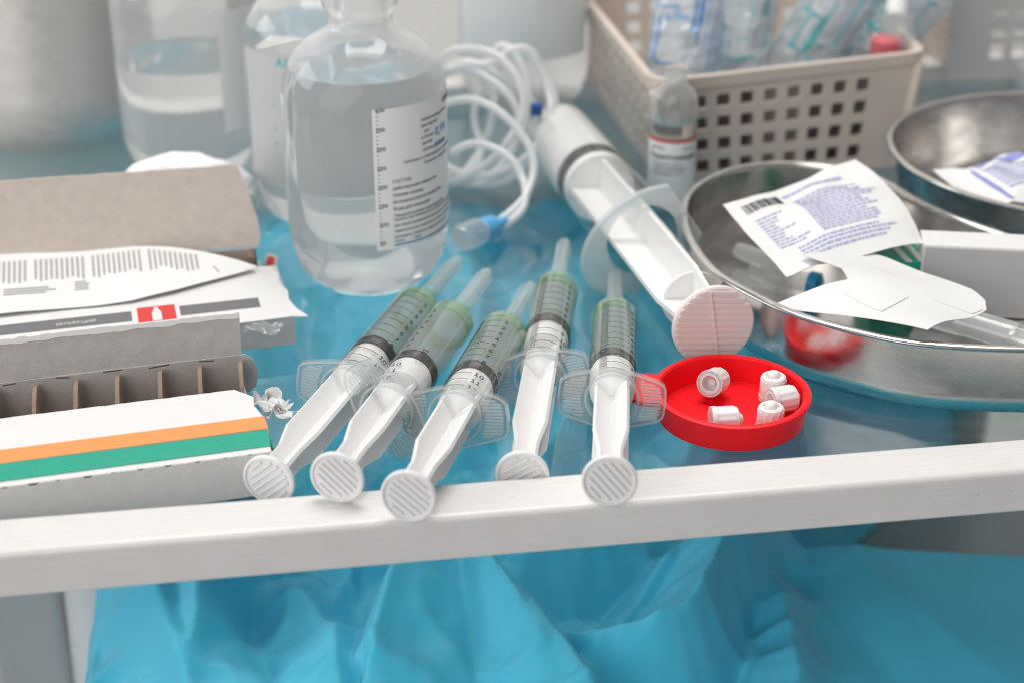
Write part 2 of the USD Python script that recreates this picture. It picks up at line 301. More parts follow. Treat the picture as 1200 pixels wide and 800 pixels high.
# ------------------------------------------------------------------ blue cloth on the lower shelf
def cloth():
    from scipy.ndimage import gaussian_filter
    NX, NY = 360, 300
    xs, ys = np.linspace(-.235, .36, NX), np.linspace(-.155, .33, NY)
    X, Y = np.meshgrid(xs, ys, indexing='ij'); Z0 = np.zeros_like(X)
    n = lambda fx, fy, s: meshkit.noise(np.stack([X*fx, Y*fy, Z0+s*1.7], -1), s)
    wx, wy = X+.016*(n(11, 11, 1)-.5), Y+.016*(n(11, 11, 2)-.5)
    h = np.zeros_like(X)
    # fold lines: points on the level -0.115 (picture px), height, reach to either side
    folds = [([(140, 660), (190, 740), (230, 830)], .022, .030, .020), ([(300, 640), (262, 700), (235, 790)], .026, .016, .040), ([(350, 690), (392, 760), (400, 850)], .016, .020, .022), ([(520, 640), (486, 700), (440, 800)], .034, .040, .013),
             ([(575, 640), (560, 700), (640, 815)], .026, .012, .020), ([(760, 630), (640, 680), (585, 728)], .030, .034, .014), ([(590, 728), (640, 790), (690, 850)], .020, .012, .030), ([(900, 620), (860, 680), (800, 790), (700, 800)], .034, .016, .040),
             ([(880, 640), (790, 700), (735, 745)], .022, .024, .016), ([(905, 690), (925, 780), (930, 850)], .010, .014, .020), ([(1010, 645), (1080, 720), (1180, 790)], .012, .05, .03), ([(420, 640), (420, 560), (470, 480)], .022, .03, .02), ([(640, 600), (680, 520), (650, 430)], .022, .02, .03), ([(520, 560), (560, 480), (530, 400)], .02, .03, .02),
             ([(300, 520), (330, 430), (420, 370)], .02, .03, .03), ([(780, 600), (850, 520), (900, 450)], .02, .03, .02)]
    for k, (pts, A, wl, wr) in enumerate(folds):
        q = np.array([P(*p, -.115)[:2] for p in pts]); q = spline(np.c_[q, np.zeros(len(q))], 6)[:, :2]; best = np.full(X.shape, 1e9); sg = np.zeros_like(X); tt = np.zeros_like(X)
        for i in range(len(q)-1):
            a, b = q[i], q[i+1]; d = b-a; L_ = d@d; t = np.clip(((wx-a[0])*d[0]+(wy-a[1])*d[1])/L_, 0, 1)
            ex, ey = wx-a[0]-t*d[0], wy-a[1]-t*d[1]; ds = np.hypot(ex, ey); m = ds < best
            best = np.where(m, ds, best); sg = np.where(m, np.sign(d[0]*ey-d[1]*ex), sg); tt = np.where(m, (i+t)/(len(q)-1), tt)
        w = np.where(sg > 0, wl, wr); e = np.clip(1-best/w, 0, 1)
        h = np.maximum(h, 1.25*A*e*(.55+.45*np.sin(pi*np.clip(tt, .08, .92))))
    rg = lambda f_, s_: 1-np.abs(2*meshkit.noise(np.stack([(X+.012*n(18, 18, s_+30))*f_, (Y+.012*n(18, 18, s_+40))*f_, Z0+s_], -1), s_)-1)
    h += .012*(n(13, 13, 4)-.5)+(.011*rg(16, 5)**1.5+.006*rg(31, 6)**1.5+.0040*rg(58, 8)**1.6+.0016*rg(105, 9))*(1-.85*np.clip((X-.085)/.05, 0, 1)*np.clip((.12-Y)/.05, 0, 1))
    env = lambda d, w: np.clip(d/w, 0, 1)**.7
    backlim = np.where(X < .3, .320, .1)+.015*(n(15, 15, 13)-.5)
    rise = .055*np.clip((Y-.03)/.25, 0, 1)
    e = np.where((X < -.104) & (Y > .030+.010*(n(20, 20, 15)-.5)) & (Y < .090), 0.0, 1.0)*np.clip(1-np.clip((Y-.052)/.015, 0, 1)*(X-(.152+(Y-.173)*.70)+.012*(n(22, 22, 17)-.5))/.012-.0, 0, 1)*env(X+.170+.016*(n(14, 14, 14)-.5), .012)*env(.355-X, .03)*env(backlim-Y, .035)*env(Y+.15, .012)
    calm = np.clip((X-.095)/.06, 0, 1)*np.clip((.12-Y)/.05, 0, 1)
    z = gaussian_filter(-.215+e*(.088+.004*calm+rise*(1-calm)*np.clip((.19-X)/.06, 0, 1)+h*(1-.72*calm)), .5)
    v = np.stack([X, Y, z], -1).reshape(-1, 3); keep = (e > .002)
    I = np.arange(NX*NY).reshape(NX, NY); a, b, c, d = I[:-1, :-1], I[1:, :-1], I[1:, 1:], I[:-1, 1:]
    ok = (keep[:-1, :-1] | keep[1:, 1:] | keep[1:, :-1] | keep[:-1, 1:])
    f = np.vstack([np.stack([a[ok], b[ok], c[ok]], 1), np.stack([a[ok], c[ok], d[ok]], 1)])
    m = trimesh.Trimesh(v, f, process=False); m.remove_unreferenced_vertices(); return m
ct = usdkit.mesh(stage, '/World/drape_cloth', cloth(), M['cloth_blue'], smooth=True); tag(ct.GetPrim(), 'crumpled bright blue nonwoven drape heaped on the lower shelf under the glass', 'cloth')
tb = thing('plastic_tub', 'pale grey rounded plastic tub at the left end of the blue drape', 'tub', T4((-.1530, .0600, -.2155)))
def taper(mesh, k, H): return warp(mesh, lambda x, y, z: (x*(1+k*z/H), y*(1+k*z/H), z))
part('body', taper(bevel_ext(rpoly(.074, .050, .020), .162, .008, 4), -.10, .162), 'tub_plastic', tb, 50)
part('lid', mv(bevel_ext(rpoly(.060, .038, .014), .008, .002, 3), T4((0, 0, .1622))), 'tub_plastic', tb, 50)

# ================================================================== BOTTLES
GP = [(0, .0040), (.010, .0034), (.0150, .0006), (.0172, 0), (.0200, .0008), (.0236, .0034), (.0266, .0074), (.0286, .0125), (.0296, .0180), (.0299, .0240), (.0299, .0735), (.0296, .0762), (.0288, .0796), (.0271, .0836), (.0244, .0879), (.0209, .0916), (.0168, .0943), (.0135, .0960),
      (.0118, .0978), (.0113, .1002), (.0116, .1026), (.0132, .1042), (.0138, .1065), (.0138, .1140), (.013, .116)]
GI = [(.0080, .116), (.0080, .1002), (.0093, .0970), (.0125, .0944), (.0160, .0924), (.0198, .0900), (.0232, .0865), (.0257, .0825), (.0273, .0787), (.0281, .0757), (.0283, .073), (.0283, .024), (.0272, .0150), (.0225, .0078), (.012, .0062), (0, .0066)]
def bottle_meshes(level, k=1.0, outer=None, inner=None):
    """Glass and water are one refracting medium below the water line: the body closes round the air above, the liquid's surface closes the rest."""
    outer, inner = outer or GP, inner or GI
    cav = [(r, z) for r, z in inner if z > level+.0008]; iz = list(reversed(inner))
    rl_ = float(np.interp(level, [z for r, z in iz], [r for r, z in iz]))
    body = lathe([(r*k, z*k) for r, z in outer+cav+[(rl_, level+.0006)]], 96)
    top = [(rl_, level+.0006), (rl_-.0006, level+.0003), (rl_-.0016, level+.0001), (rl_-.004, level), (0, level)]
    return body, lathe([(r*k, z*k) for r, z in top], 96)
def bottle(label, x, y, level, k, turn, texts, group=None, lab=True, cap=False):
    b = thing('infusion_bottle', label, 'bottle', T4((x, y, .0002), (cos(turn), sin(turn), 0), (-sin(turn), cos(turn), 0)), 'infusion bottles at the back of the shelf')
    body, liq = bottle_meshes(level, k)
    bo = part('body', body, 'bottle_glass', b, 60); part('liquid', liq, 'water', b, 60)
    return b, bo
def on_bottle(R, a0, z0):
    """Flat print wrapped on an upright cylinder, x round it (from angle a0), y up."""
    return lambda m: warp(m, lambda x, y, z: ((R+z)*cos(a0+x/R), (R+z)*sin(a0+x/R), z0+y))
def patch(R, a0, a1, z0, z1, th=.00012, n=40, round_=.0):
    return sheet(lambda u, v: (R*cos(a0+(a1-a0)*u), R*sin(a0+(a1-a0)*u), z0+(z1-z0)*v), n, 2, th)

BX, BY = P(435, 323)[:2]
A0 = math.atan2(CAM[1]-BY, CAM[0]-BX)                # towards the camera
b1, bo1 = bottle('clear glass infusion bottle with blue-lined Russian label, in front, right of the open boxes', BX, BY, .0826, 1.0, 0, [])
R1 = .02995; a_l = A0+.085
lab = part('label', patch(R1+.0001, a_l, a_l+2.2, .0225, .0755), 'label_paper', b1, True)
W = on_bottle(R1+.00022, a_l, 0)
pr = []
rows = [(.0478, 'СОСТАВ:'), (.0452, 'действующее вещество:'), (.0426, 'Натрия хлорид'), (.0400, 'Вспомогательное вещество:'), (.0374, 'Вода для инъекций'), (.0348, 'Теоретическая осмолярность')]
for z, s in rows: pr.append(W(mv(text(s, .00125), T4((.0065, z, 0)))))
for k, (z, s) in enumerate([(.0316, 'Хранить при температуре не выше 25 в защищённом'), (.0294, 'при транспортировании допускается замораживание'), (.0272, 'герметичности упаковки не служит основанием'), (.0310-.006, 'препарата. Хранить в недоступном месте')]):
    pr.append(W(mv(text(s, .0010), T4((.0065, z+.0018, 0)))))
for z, s, h, x in [(.0715, 'КОМПАНИЯ', .0019, .033), (.0684, 'Натрия хлорид раствор', .0011, .019), (.0662, 'для инфузий', .0011, .019), (.0640, 'рег.', .0011, .0205), (.0618, 'в 100 мл', .0011, .019), (.0596, 'для в/в', .0011, .0195), (.0572, 'раствор для инфузий', .0011, .0195),
                   (.0545, 'Свободно от бактериальных эндотоксинов', .0011, .011), (.0523, 'Стерильно апирогенно', .0011, .020), (.0252, 'Серия', .0009, .0065), (.0252, 'Годен', .0009, .014), (.0238, 'Условия хранения', .0009, .022)]:
    pr.append(W(mv(text(s, h, bold=h > .0015), T4((x, z, 0)))))
for k in range(36):                                   # the scale at the label's left edge
    z = .0245+k*.00142; big = k % 5 == 0
    pr.append(W(mv(bx(.0012, .0026 if big else .0020, -.00011, .00011, 0, .00003), T4((0, z, 0)))))
    if big: pr.append(W(mv(text(str(50*(1+k//5)), .0013, bold=True), T4((.0010, z+.0003, 0)))))
part('print', cat_(pr), 'print_black', lab)
part('print', cat_([W(mv(text('0,9%', .0028, bold=True), T4((.0265, .0612, 0)))), W(mv(text('100 мл', .0019, bold=True), T4((.0262, .0568, 0)))), W(warp(bx(.0065, .040, -.0003, .0003, 0, .00003).subdivide().subdivide().subdivide().subdivide(), lambda x, y, z: (x, y+.0241, z)))]), 'print_blue', lab)
_liq2 = None
b2, bo2 = bottle('clear infusion bottle behind the torn beige box flap, left of the other bottles', -.140, .172, .050, 1.04, 0, [])
lab2 = part('label', patch(R1*1.04+.0001, -.95, 1.1, .026, .078), 'label_paper', b2, True)
A3 = math.atan2(CAM[1]-.1225, CAM[0]+.0775)
b3, bo3 = bottle('infusion bottle half hidden behind the foremost bottle, pale label with green print', -.0775, .1225, .081, 1.0, 0, [])
lab3 = part('label', patch(R1+.0001, A3-1.25, A3+.9, .022, .0750), 'label_and_shade_grey', b3, True)
W3 = on_bottle(R1+.0002, A3-1.2, 0)
part('print', cat_([W3(mv(text('АЛ', .0034, bold=True), T4((.0185, .0705, 0))))]+[W3(mv(bx(0, l, -.0004, .0004, 0, .00003).subdivide().subdivide(), T4((.016, z, 0)))) for z, l in ((.055, .024), (.045, .022), (.039, .020))]), 'print_teal', lab3)
b4, bo4 = bottle('infusion bottle with grey-backed label at the rear, behind the coiled tubing', .006, .268, .040, 1.07, 0, [])
lab4 = part('label', patch(R1*1.07+.0001, -2.75, -.45, .031, .085), 'label_paper', b4, True)

# steel canister, far left
cn = thing('steel_canister', 'brushed steel round-bottomed canister at the far left behind the boxes', 'canister', T4((-.2125, .216, .0002)))
part('body', lathe([(0, 0), (.022, 0), (.032, .003), (.0405, .010), (.0455, .020), (.0470, .032), (.0470, .125), (.0485, .128), (.0470, .130), (.0455, .127), (.0455, .032), (.044, .021), (.032, .0045), (0, .002)], 72), 'brushed_steel', cn, 50)
ha = spline([(-.046, -.004, .10), (-.070, -.008, .098), (-.074, -.008, .07), (-.068, -.008, .038), (-.046, -.004, .03)], 10)
part('handle', tube(ha, .0032, 12), 'brushed_steel', cn, 50)

# cotton wool behind the flap
ic = trimesh.creation.icosphere(5, 1.0); v = ic.vertices; d = 1+.22*(meshkit.fbm(v*2.2+5, 4, 3)-.5)+.06*(meshkit.fbm(v*8+1, 3, 4)-.5)
ic.vertices = v*d[:, None]*np.array([.028, .014, .0165]); ic.apply_translation((0, 0, -ic.bounds[0][2]))
cw = usdkit.mesh(stage, '/World/cotton_wool', mv(ic, T4((-.131, .100, 0))), M['cotton'], smooth=True); tag(cw.GetPrim(), 'white cotton wool lump showing above the beige cardboard flap', 'cotton wool')

# ================================================================== CARTONS
# front carton: open, orange and green stripes
bc = thing('ampoule_carton', 'open white carton with orange and green stripes, its flap torn up, by the front rail', 'box', yaw(15.2, (-.0700, -.1010, .0002)))
L, DP, H, th = .122, .0655, .0140, .0006
part('base', bx(-L, -.0007, .0007, DP-.0007, 0, th), 'card_brown', bc)
notch = [Point(-.006-k*.0077+rng.uniform(-.0008, .0008), .0136).buffer(.0005+rng.random()*.0007).intersection(sbox(-L, .0118, 0, .02)) for k in range(15)]
notch = union_all([affinity.scale(g, 1.35, .62) for g in notch])
fp = Polygon([(-L, 0), (-.004, 0), (-.0015, .004), (0, .0138), (-L, .0138)]).difference(notch)
part('front_panel', card(fp, th, (0, 0, 0), (1, 0, 0), (0, .04, .9992)), 'card_side', bc)
tpe = [(-L, .0008), (-.0002, .0008), (.0004, .018), (-.0018, .028), (-.0012, .034), (-.0060, .0405)]+ragged(-.0062, -L, .0410, .0004, 5)
def bulge(x, y, z): return (x, y, H+z-.0010*(1-((y-.02)/.02)**2)*0+.0008*sin(max(0, min(1, y/.041))*pi)-.0009*max(0, (.004-y)/.004)**2)
def on_top(poly, z): m = ext(poly, .00025); m = m.subdivide_to_size(.006); return warp(m, lambda x, y, zz: bulge(x, y, z+zz))
tp = part('top_panel', on_top(Polygon(tpe), 0), 'card_white', bc, 40)
part('green_stripe', on_top(Polygon([(-L, .0026), (.0, .0026), (.0004, .0118)]+ragged(.0004, -L, .0116, .00025, 9, 40, 200)), .0003), 'stripe_green', tp, 40)
part('orange_stripe', on_top(Polygon([(-L, .0117), (.0004, .0121), (.0003, .0196), (-L, .0194)]), .0003), 'stripe_orange', tp, 40)
part('end_lip', cat_([card(Polygon([(.0026, -.0052), (.0118, -.0046), (.0118, -.0002), (.0026, -.0002)]), .0003, (.0006, 0, H), (0, 1, 0), (0, 0, 1))]), 'stripe_green', tp, label='turned-down green end of the striped panel')
part('end_lip', cat_([card(Polygon([(.0121, -.0046), (.0196, -.0036), (.0196, -.0002), (.0121, -.0002)]), .0003, (.0006, 0, H), (0, 1, 0), (0, 0, 1))]), 'stripe_orange', tp, label='turned-down orange end of the striped panel')
part('end_panel', card(Polygon([(.002, 0), (DP-.002, 0), (DP-.002, .004), (.036, .004), (.03, .011), (.002, .0125)]), th, (-.0016, 0, 0), (0, 1, 0), (0, 0, 1)), 'card_side', bc)
part('back_panel', card(Polygon([(-L, 0), (.0005, 0)]+spline([(.0028, .002), (.0036, .007), (.0025, .0115), (.0, .0139)], 5).tolist()+[(-L, .0139)]), th, (0, DP, 0), (1, 0, 0), (0, 0, 1)), 'card_grey', bc)
for k in range(9):
    x = -.0085-k*.0128+rng.uniform(-.0006, .0006)
    pl = Polygon([(.026, .0007), (DP-.0012, .0007), (DP-.0012, .0125)]+spline([(DP-.003, .0128), (DP-.007, .0118), (DP-.012, .0088), (.049, .0066), (.026, .006)], 5).tolist())
    part('divider', card(pl, .0013, (x, 0, 0), (0.10, .995, 0), (0, 0, 1)), 'card_brown', bc)
fl = Polygon([(-L, 0), (-.0012, 0), (-.0006, .0122)]+ragged(-.0006, -L, .0130, .0005, 3, 80, 260))
flm = ext(fl, th).subdivide_to_size(.008)
la = radians(12)
part('flap', warp(flm, lambda x, y, z: (x, DP+.0004+z+y*sin(la)+8*y*y*.6, H+y*cos(la))), 'card_grey', bc, 40)
te0, te1 = ragged(-.0006, -L, .0130, .0005, 3, 80, 260), ragged(-.0006, -L, .0136, .0006, 14, 80, 420)
tem = ext(Polygon(te1+[(x, y-.0011) for x, y in reversed(te0)]).buffer(0), .0003).subdivide_to_size(.006)
part('torn_edge', warp(tem, lambda x, y, z: (x, DP+.0001+z+y*sin(la)+8*y*y*.6-.00025, H+y*cos(la))), 'card_white', bc)
sc = []
for k in range(7):
    x = -.012-k*.0155; sc.append(warp(bx(x-.0026, x+.0026, -.00025, .00025, 0, .0004), lambda x, y, z: (x+.001*sin(x*900), DP-.00035, H-.0006+y+.0004*sin(x*1500))))
part('perforation', cat_(sc), 'card_brown', bc, kind='stuff')
# torn paper at its right corner
tc = thing('torn_paper_scrap', 'crumpled white torn paper scrap at the corner of the striped carton', 'paper scrap', T4((*P(317, 461, .013)[:2], .0085)))
def scrap(seed, sx, sy, amp):
    o = seed*5.3
    def fn(u, v):
        q = np.array([[u*2.1+o, v*2.1, o]]); n3 = [float(meshkit.fbm(q*1.4+k*9.1, 3, k)[0])-.5 for k in range(3)]
        return ((u-.5)*sx+n3[0]*amp, (v-.5)*sy+n3[1]*amp, abs(n3[2])*amp*1.6+.0004)
    return sheet(fn, 16, 16, .0002)
part('paper', cat_([mv(scrap(2, .0085, .010, .008), yaw(40)), mv(scrap(7, .007, .006, .007), yaw(10, (.003, -.004, -.001)))]), 'paper', tc, 60)
ts = thing('tape_scrap', 'torn clear tape scrap on the end of the white carton', 'tape', T4((*P(308, 383, .0125)[:2], .0108), (.97, .25, 0), (-.25, .97, 0)))
part('film', mv(scrap(4, .012, .009, .006), yaw(-20)), 'tape_film', ts, 60)

# middle carton: white with grey strip and red square
BBO = np.array([*P(351, 404, 0)[:2], .0002])
bb = thing('white_carton', 'closed white carton with a grey strip and red square, between the other two boxes', 'box', yaw(15.0, BBO))
L2, D2, H2 = .125, .0465, .0112
part('body', bx(-L2, -.0012, .0006, D2, 0, H2-.0006), 'card_side', bb)
te = [(-L2, -.0004)]+ragged(-L2, -.0150, -.0004, .0002, 6, 20)+[(-.010, -.0002), (-.002, .0002), (.0036, -.0012), (.0006, .006), (-.001, .014), (-.0004, .022), (-.0024, .03), (-.0016, .037), (-.0036, .0455), (-.012, D2), (-L2, D2)]
bt = part('top_panel', warp(ext(Polygon(te), .0004).subdivide_to_size(.01), lambda x, y, z: (x, y, H2-.0006+z+.0006*max(0, (x+.01)/.01)*0)), 'card_white', bb)
def flat(name, poly, mat_, parent, z, **kw): return part(name, ext(poly, .00006, z), mat_, parent, **kw)
ZT = H2-.0002
sq0 = np.linalg.inv(yaw(15.0, BBO)) @ np.array([*P(183, 364, H2), 1])
qx, qy = sq0[0], .0165
flat('grey_strip', union_all([sbox(-L2, .0105, qx-.0085, .0185), sbox(qx+.0080, .0105, -.0115, .0185)]), 'strip_grey', bt, ZT+.00004)
flat('red_square', sbox(qx-.0065, .0085, qx+.0065, .0205), 'print_red', bt, ZT+.00005)
amp_ = union_all([sbox(-.0016, 0, .0016, .0068), Polygon([(-.0016, .0068), (.0016, .0068), (.0007, .0092), (.0007, .0108), (-.0007, .0108), (-.0007, .0092)])])
flat('ampoule_mark', affinity.translate(amp_, qx, .0086), 'card_white', bt, ZT+.00012)
tl = []
for z_, s_, x_ in [(.0035, 'раствор для инъекций', qx-.045), (.0132, 'ИНЪЕКЦИЙ', qx-.034)]: tl.append(mv(text(s_, .0017), T4((x_, z_, ZT+.00012))))
part('print', cat_(tl[:1]), 'print_grey', bt); part('print', cat_(tl[1:]), 'card_white', bt, label='white lettering on the grey strip')

# leaflet lying over it
lo = yaw(14.2, BBO)
lf = thing('printed_leaflet', 'printed white leaflet with a table of small text, lying on the white carton', 'leaflet', lo @ T4((0, 0, H2)))
def leaf_z(x, y): t = max(0, (y-.022)/.052); return .0008+.0055*t**1.6+.0004*sin(x*110)
lpoly = Polygon([(-L2, .0235)]+ragged(-L2, -.055, .0240, .0005, 12, 20, 90)+[(-.040, .0285), (-.026, .0345), (-.0105, .0405)]+spline([(-.0095, .0420), (-.017, .0490), (-.028, .0560), (-.040, .0610), (-.052, .0640)], 6).tolist()+[(-L2, .069)])
leafm = lambda poly, dz: warp(ext(poly, .00018).subdivide_to_size(.0035), lambda x, y, z: (x, y, leaf_z(x, y)+dz+z))
lp = part('paper', leafm(lpoly, 0), 'paper', lf, 50)
bars = []; r_ = random.Random(4)
for k in range(75):
    x = -.031-k*.00185
    if x < -.122: break
    y1 = min(.061, .0505+max(0, (-.022-x)/.024)*.009); gap = (k % 11 == 10)
    if gap: continue
    y0 = y1-.0145-r_.random()*.0015+(.003 if k < 8 else 0)
    yy = y1
    while yy > y0+.001:
        l = .0006+r_.random()*.0014; l = min(l, yy-y0); bars.append(sbox(x, yy-l, x+.00072, yy)); yy -= l+.0004
bars.append(affinity.rotate(sbox(-.0245, .040, -.0239, .0445), 20))
part('table_print', cat_([leafm(b, .00024) for b in bars]), 'print_grey', lp, kind='stuff')
ln = []
for x0, y0, n_, s_ in ((-.099, .0405, 3, 1), (-.0745, .0425, 4, 2)):
    for k in range(n_): ln.append(leafm(sbox(x0, y0-k*.0018, x0+(.018 if s_ == 1 else .0055)*r_.uniform(.7, 1), y0-k*.0018+.0007), .00024))
part('small_print', cat_(ln), 'print_grey', lp, kind='stuff')

# rear carton: beige open flap
ba = thing('beige_carton', 'open cardboard box with a tall beige inner flap, rearmost of the boxes', 'box', yaw(12.0, (*P(303, 289, .013)[:2], .0002)))
L3, D3, H3 = .13, .0145, .0125
part('base', bx(-L3, -.001, -D3+.0007, -.0007, 0, .0006), 'card_brown', ba)
part('front_panel', bx(-L3, -.001, -D3, -D3+.0006, 0, .0078), 'card_side', ba); part('back_panel', bx(-L3, -.001, -.0006, 0, 0, H3), 'card_beige', ba)
ep = part('end_panel', bx(-.0009, -.0003, -D3+.0007, -.0007, 0, .0078), 'card_side', ba)
cor = [warp(bx(-.0004, .0004, -.0055, -.0008, .0008, .012), lambda x, y, z: (x-.0030+.0010*sin(y*2200), y, z)).subdivide() for _ in (0,)]
part('corrugated_liner', sheet(lambda u, v: (-.0035+.0014*sin(u*22), -.0012-.0085*u, .001+.0118*v), 40, 2, .0005), 'card_brown', ba)
flA = Polygon([(-L3, 0), (0, 0), (.0012, .004)]+[(.0004, .012), (-.0024, .022), (-.0050, .0315)]+ragged(-.0052, -L3, .0318, .0004, 8, 70, 300))
la3 = radians(27)
part('flap', warp(ext(flA, .0006).subdivide_to_size(.007), lambda x, y, z: (x, .0003+z+y*sin(la3)-1.4*y*y, H3+.0004+y*cos(la3))), 'card_beige', ba, 40)
rd = Polygon([(0, 0), (.0062, .0004), (.0058, .0050), (.0012, .0066)])
part('torn_corner', mv(ext(rd, .0006).subdivide(), T4((.0004, -.0042, .0046), (.94, -.25, .2), (.2, .3, .93))), 'card_side', ba)
part('red_print', mv(ext(affinity.scale(rd, .55, .6), .0001, .00062), T4((.0004, -.0042, .0046), (.94, -.25, .2), (.2, .3, .93), np.cross((.94, -.25, .2), (.2, .3, .93)))), 'print_red', ba)
part('red_print', mv(ext(affinity.scale(rd, .55, .6), .0001, -.0002), T4((.0004, -.0042, .0046), (.94, -.25, .2), (.2, .3, .93), np.cross((.94, -.25, .2), (.2, .3, .93)))), 'print_red', ba)

# ================================================================== SMALL SYRINGES (local x runs from the thumb disc to the needle, z up, origin at the flange)
BR, BL = .0081, .0690
def flange_poly(w=.0338, h=.0205):
    top = [(-.0070, h/2-.0012), (0, h/2), (.0070, h/2-.0012)]
    pts = spline(top, 6).tolist()+[(w/2-.0034, h/2-.0030), (w/2-.0004, h/2-.0046), (w/2, 0), (w/2-.0004, -h/2+.0046), (w/2-.0034, -h/2+.0030)]+spline([(a, -b) for a, b in reversed(top)], 6).tolist()+[(-w/2+.0034, -h/2+.0030), (-w/2+.0004, -h/2+.0046), (-w/2, 0), (-w/2+.0004, h/2-.0046), (-w/2+.0034, h/2-.0030)]
    return Polygon(pts).buffer(-.0028).buffer(.0028, quad_segs=7)
XF = lambda roll, x=0: T4((x, 0, 0), (0, cos(roll), sin(roll)), (0, -sin(roll), cos(roll)), (1, 0, 0))   # local xy -> the plane across the axis
def fin(L0, L1, w0, w1, t, x_t):
    return Polygon([(L0, t/2), (L0, w0-.0022), (L0+.0022, w0), (x_t, w0), (x_t+.009, w1), (L1, w1), (L1, t/2)])
def syringe(label, disc, tip, z0, z1, gasket, roll=0.0, fin_roll=.785, print_roll=0.0, ext_fix=None, lab_ml=False):
    a, b = P(*disc, z0), P(*tip, z1); ax = b-a; ln_ = np.linalg.norm(ax); ax /= ln_; sd = np.cross([0, 0, 1.0], ax); sd /= np.linalg.norm(sd); upv = np.cross(ax, sd)
    EX = ln_-BL                                           # how far the plunger stands out
    s = thing('small_syringe', label, 'syringe', T4(a+ax*EX, ax, sd, upv), 'small syringes laid side by side at the front rail')
    bar = part('barrel', lathe([(BR, .0010), (BR, BL-.0022), (BR-.0006, BL-.0006), (BR-.0022, BL+.0004), (.0032, BL+.0014)], 56, 'x'), 'barrel_clear', s, 60)
    part('front_ring', lathe([(BR-.0002, BL-.0085), (BR-.0003, BL-.0022), (BR-.0012, BL-.0024), (BR-.0012, BL-.0085), (BR-.0002, BL-.0085)], 48, 'x'), 'green_clear', bar, 60)
    fp_ = flange_poly().difference(Point(0, 0).buffer(BR-.0006, quad_segs=12))
    fg = part('flange', mv(ext(fp_, .0017), XF(roll, -.0007)), 'flange_clear', s, 30)
    rim = flange_poly().difference(flange_poly().buffer(-.0006)); ribs = []
    ring = Point(0, 0).buffer(BR+.0005, quad_segs=12).difference(Point(0, 0).buffer(BR-.0002, quad_segs=12))
    inner_ = flange_poly().buffer(-.0016).difference(Point(0, 0).buffer(BR+.0016))
    for sg in (-1, 1):
        for k in range(15): ribs.append(sbox(sg*.0085, -.0076+k*.00109, sg*.0158, -.0076+k*.00109+.00050) if sg > 0 else sbox(-.0158, -.0076+k*.00109, -.0085, -.0076+k*.00109+.00050))
    rb = union_all([r.intersection(inner_) for r in ribs])
    part('rim', mv(ext(rim.union(ring), .0004), XF(roll, -.00115)), 'rib_clear', fg); part('ribs', mv(ext(rb, .0006), XF(roll, -.00125)), 'rib_clear', fg)
    g = gasket; part('gasket', lathe([(0, g), (.0066, g), (BR-.0005, g+.0004), (BR-.0003, g+.0012), (BR-.0010, g+.0022), (BR-.0010, g+.0029), (BR-.0003, g+.0039), (BR-.0005, g+.0048), (.0066, g+.0054), (0, g+.0066)], 48, 'x'), 'black_rubber', s, 40)
    part('content', lathe([(0, g+.0068), (BR-.0010, g+.0052), (BR-.0008, BL-.0030), (BR-.0022, BL-.0010), (.0030, BL+.0002), (0, BL+.0004)], 40, 'x'), 'fluid_grey', s, 50, label='pale greyish liquid in the barrel')
    # plunger: head, cross-shaped rod, ribbed thumb disc
    hd = lathe([(0, g-.0002), (BR-.0010, g-.0002), (BR-.0008, g-.0012), (BR-.0008, g-.0105), (BR-.0016, g-.0112), (.0035, g-.0118), (0, g-.0118)], 48, 'x')
    pl = part('plunger', hd, 'white_plastic', s, 40)
    x0, x1 = -EX+.0016, min(g-.0116, .004)
    f1 = fin(-x1, -x0, .0070, .0047, .0014, -x1+max(.02, (x1-x0)-.022))
    prof_ = Polygon([(-q, w) for q, w in f1.exterior.coords])
    both = union_all([prof_, affinity.scale(prof_, 1, -1, origin=(0, 0)), sbox(x0, -.0009, x1, .0009)])
    rods = [mv(mv(ext(both, .0012, -.0006), T4(ex=(1, 0, 0), ey=(0, cos(q), sin(q)))), np.eye(4)) for q in (fin_roll, fin_roll+pi/2)]
    part('rod', cat_(rods), 'white_plastic', pl)
    if x1 < g-.012: part('rod_core', cat_([mv(mv(ext(sbox(x1+.00005, -.0068, g-.0116, .0068), .0012, -.0006), T4(ex=(1, 0, 0), ey=(0, cos(q), sin(q)))), np.eye(4)) for q in (fin_roll, fin_roll+pi/2)]), 'white_plastic', pl)
    part('shoulder', cat_([mv(lathe([(0, x1+.0004), (.0069, x1+.0004), (.0069, x1-.0004), (.0014, x1-.0046), (0, x1-.0046)], 32, 'x'), np.eye(4))]), 'white_plastic', pl, 40)
    dr = .0079
    dk = lathe([(0, -EX+.0018), (dr-.0006, -EX+.0018), (dr, -EX+.0012), (dr, -EX+.0003), (dr-.0004, -EX), (dr-.0008, -EX), (dr-.0010, -EX+.0007), (0, -EX+.0007)], 56, 'x'); dk.invert()
    td = part('thumb_disc', dk, 'white_plastic', pl, 35)
    rot = rng.uniform(-.25, .25)+(-.75 if label.startswith(('leftmost', 'fourth')) else .75); rb = []
    for k in range(7):
        t = (k-3)*.00185; hl = sqrt(max(1e-9, (dr-.0019)**2-t*t))
        rb.append(mv(bevel_ext(rpoly(2*hl, .00078, .00036), .0009, .0003, 2), XF(rot, -EX-.0001) @ T4((0, t, 0))))
    part('ridge', cat_(rb), 'white_plastic', td, 40)
    # needle end
    hb = part('needle_hub', lathe([(0, BL+.0010), (.0036, BL+.0012), (.0039, BL+.0030), (.0034, BL+.0085), (.0026, BL+.0105), (0, BL+.0105)], 32, 'x'), 'teal_clear', s, 40)
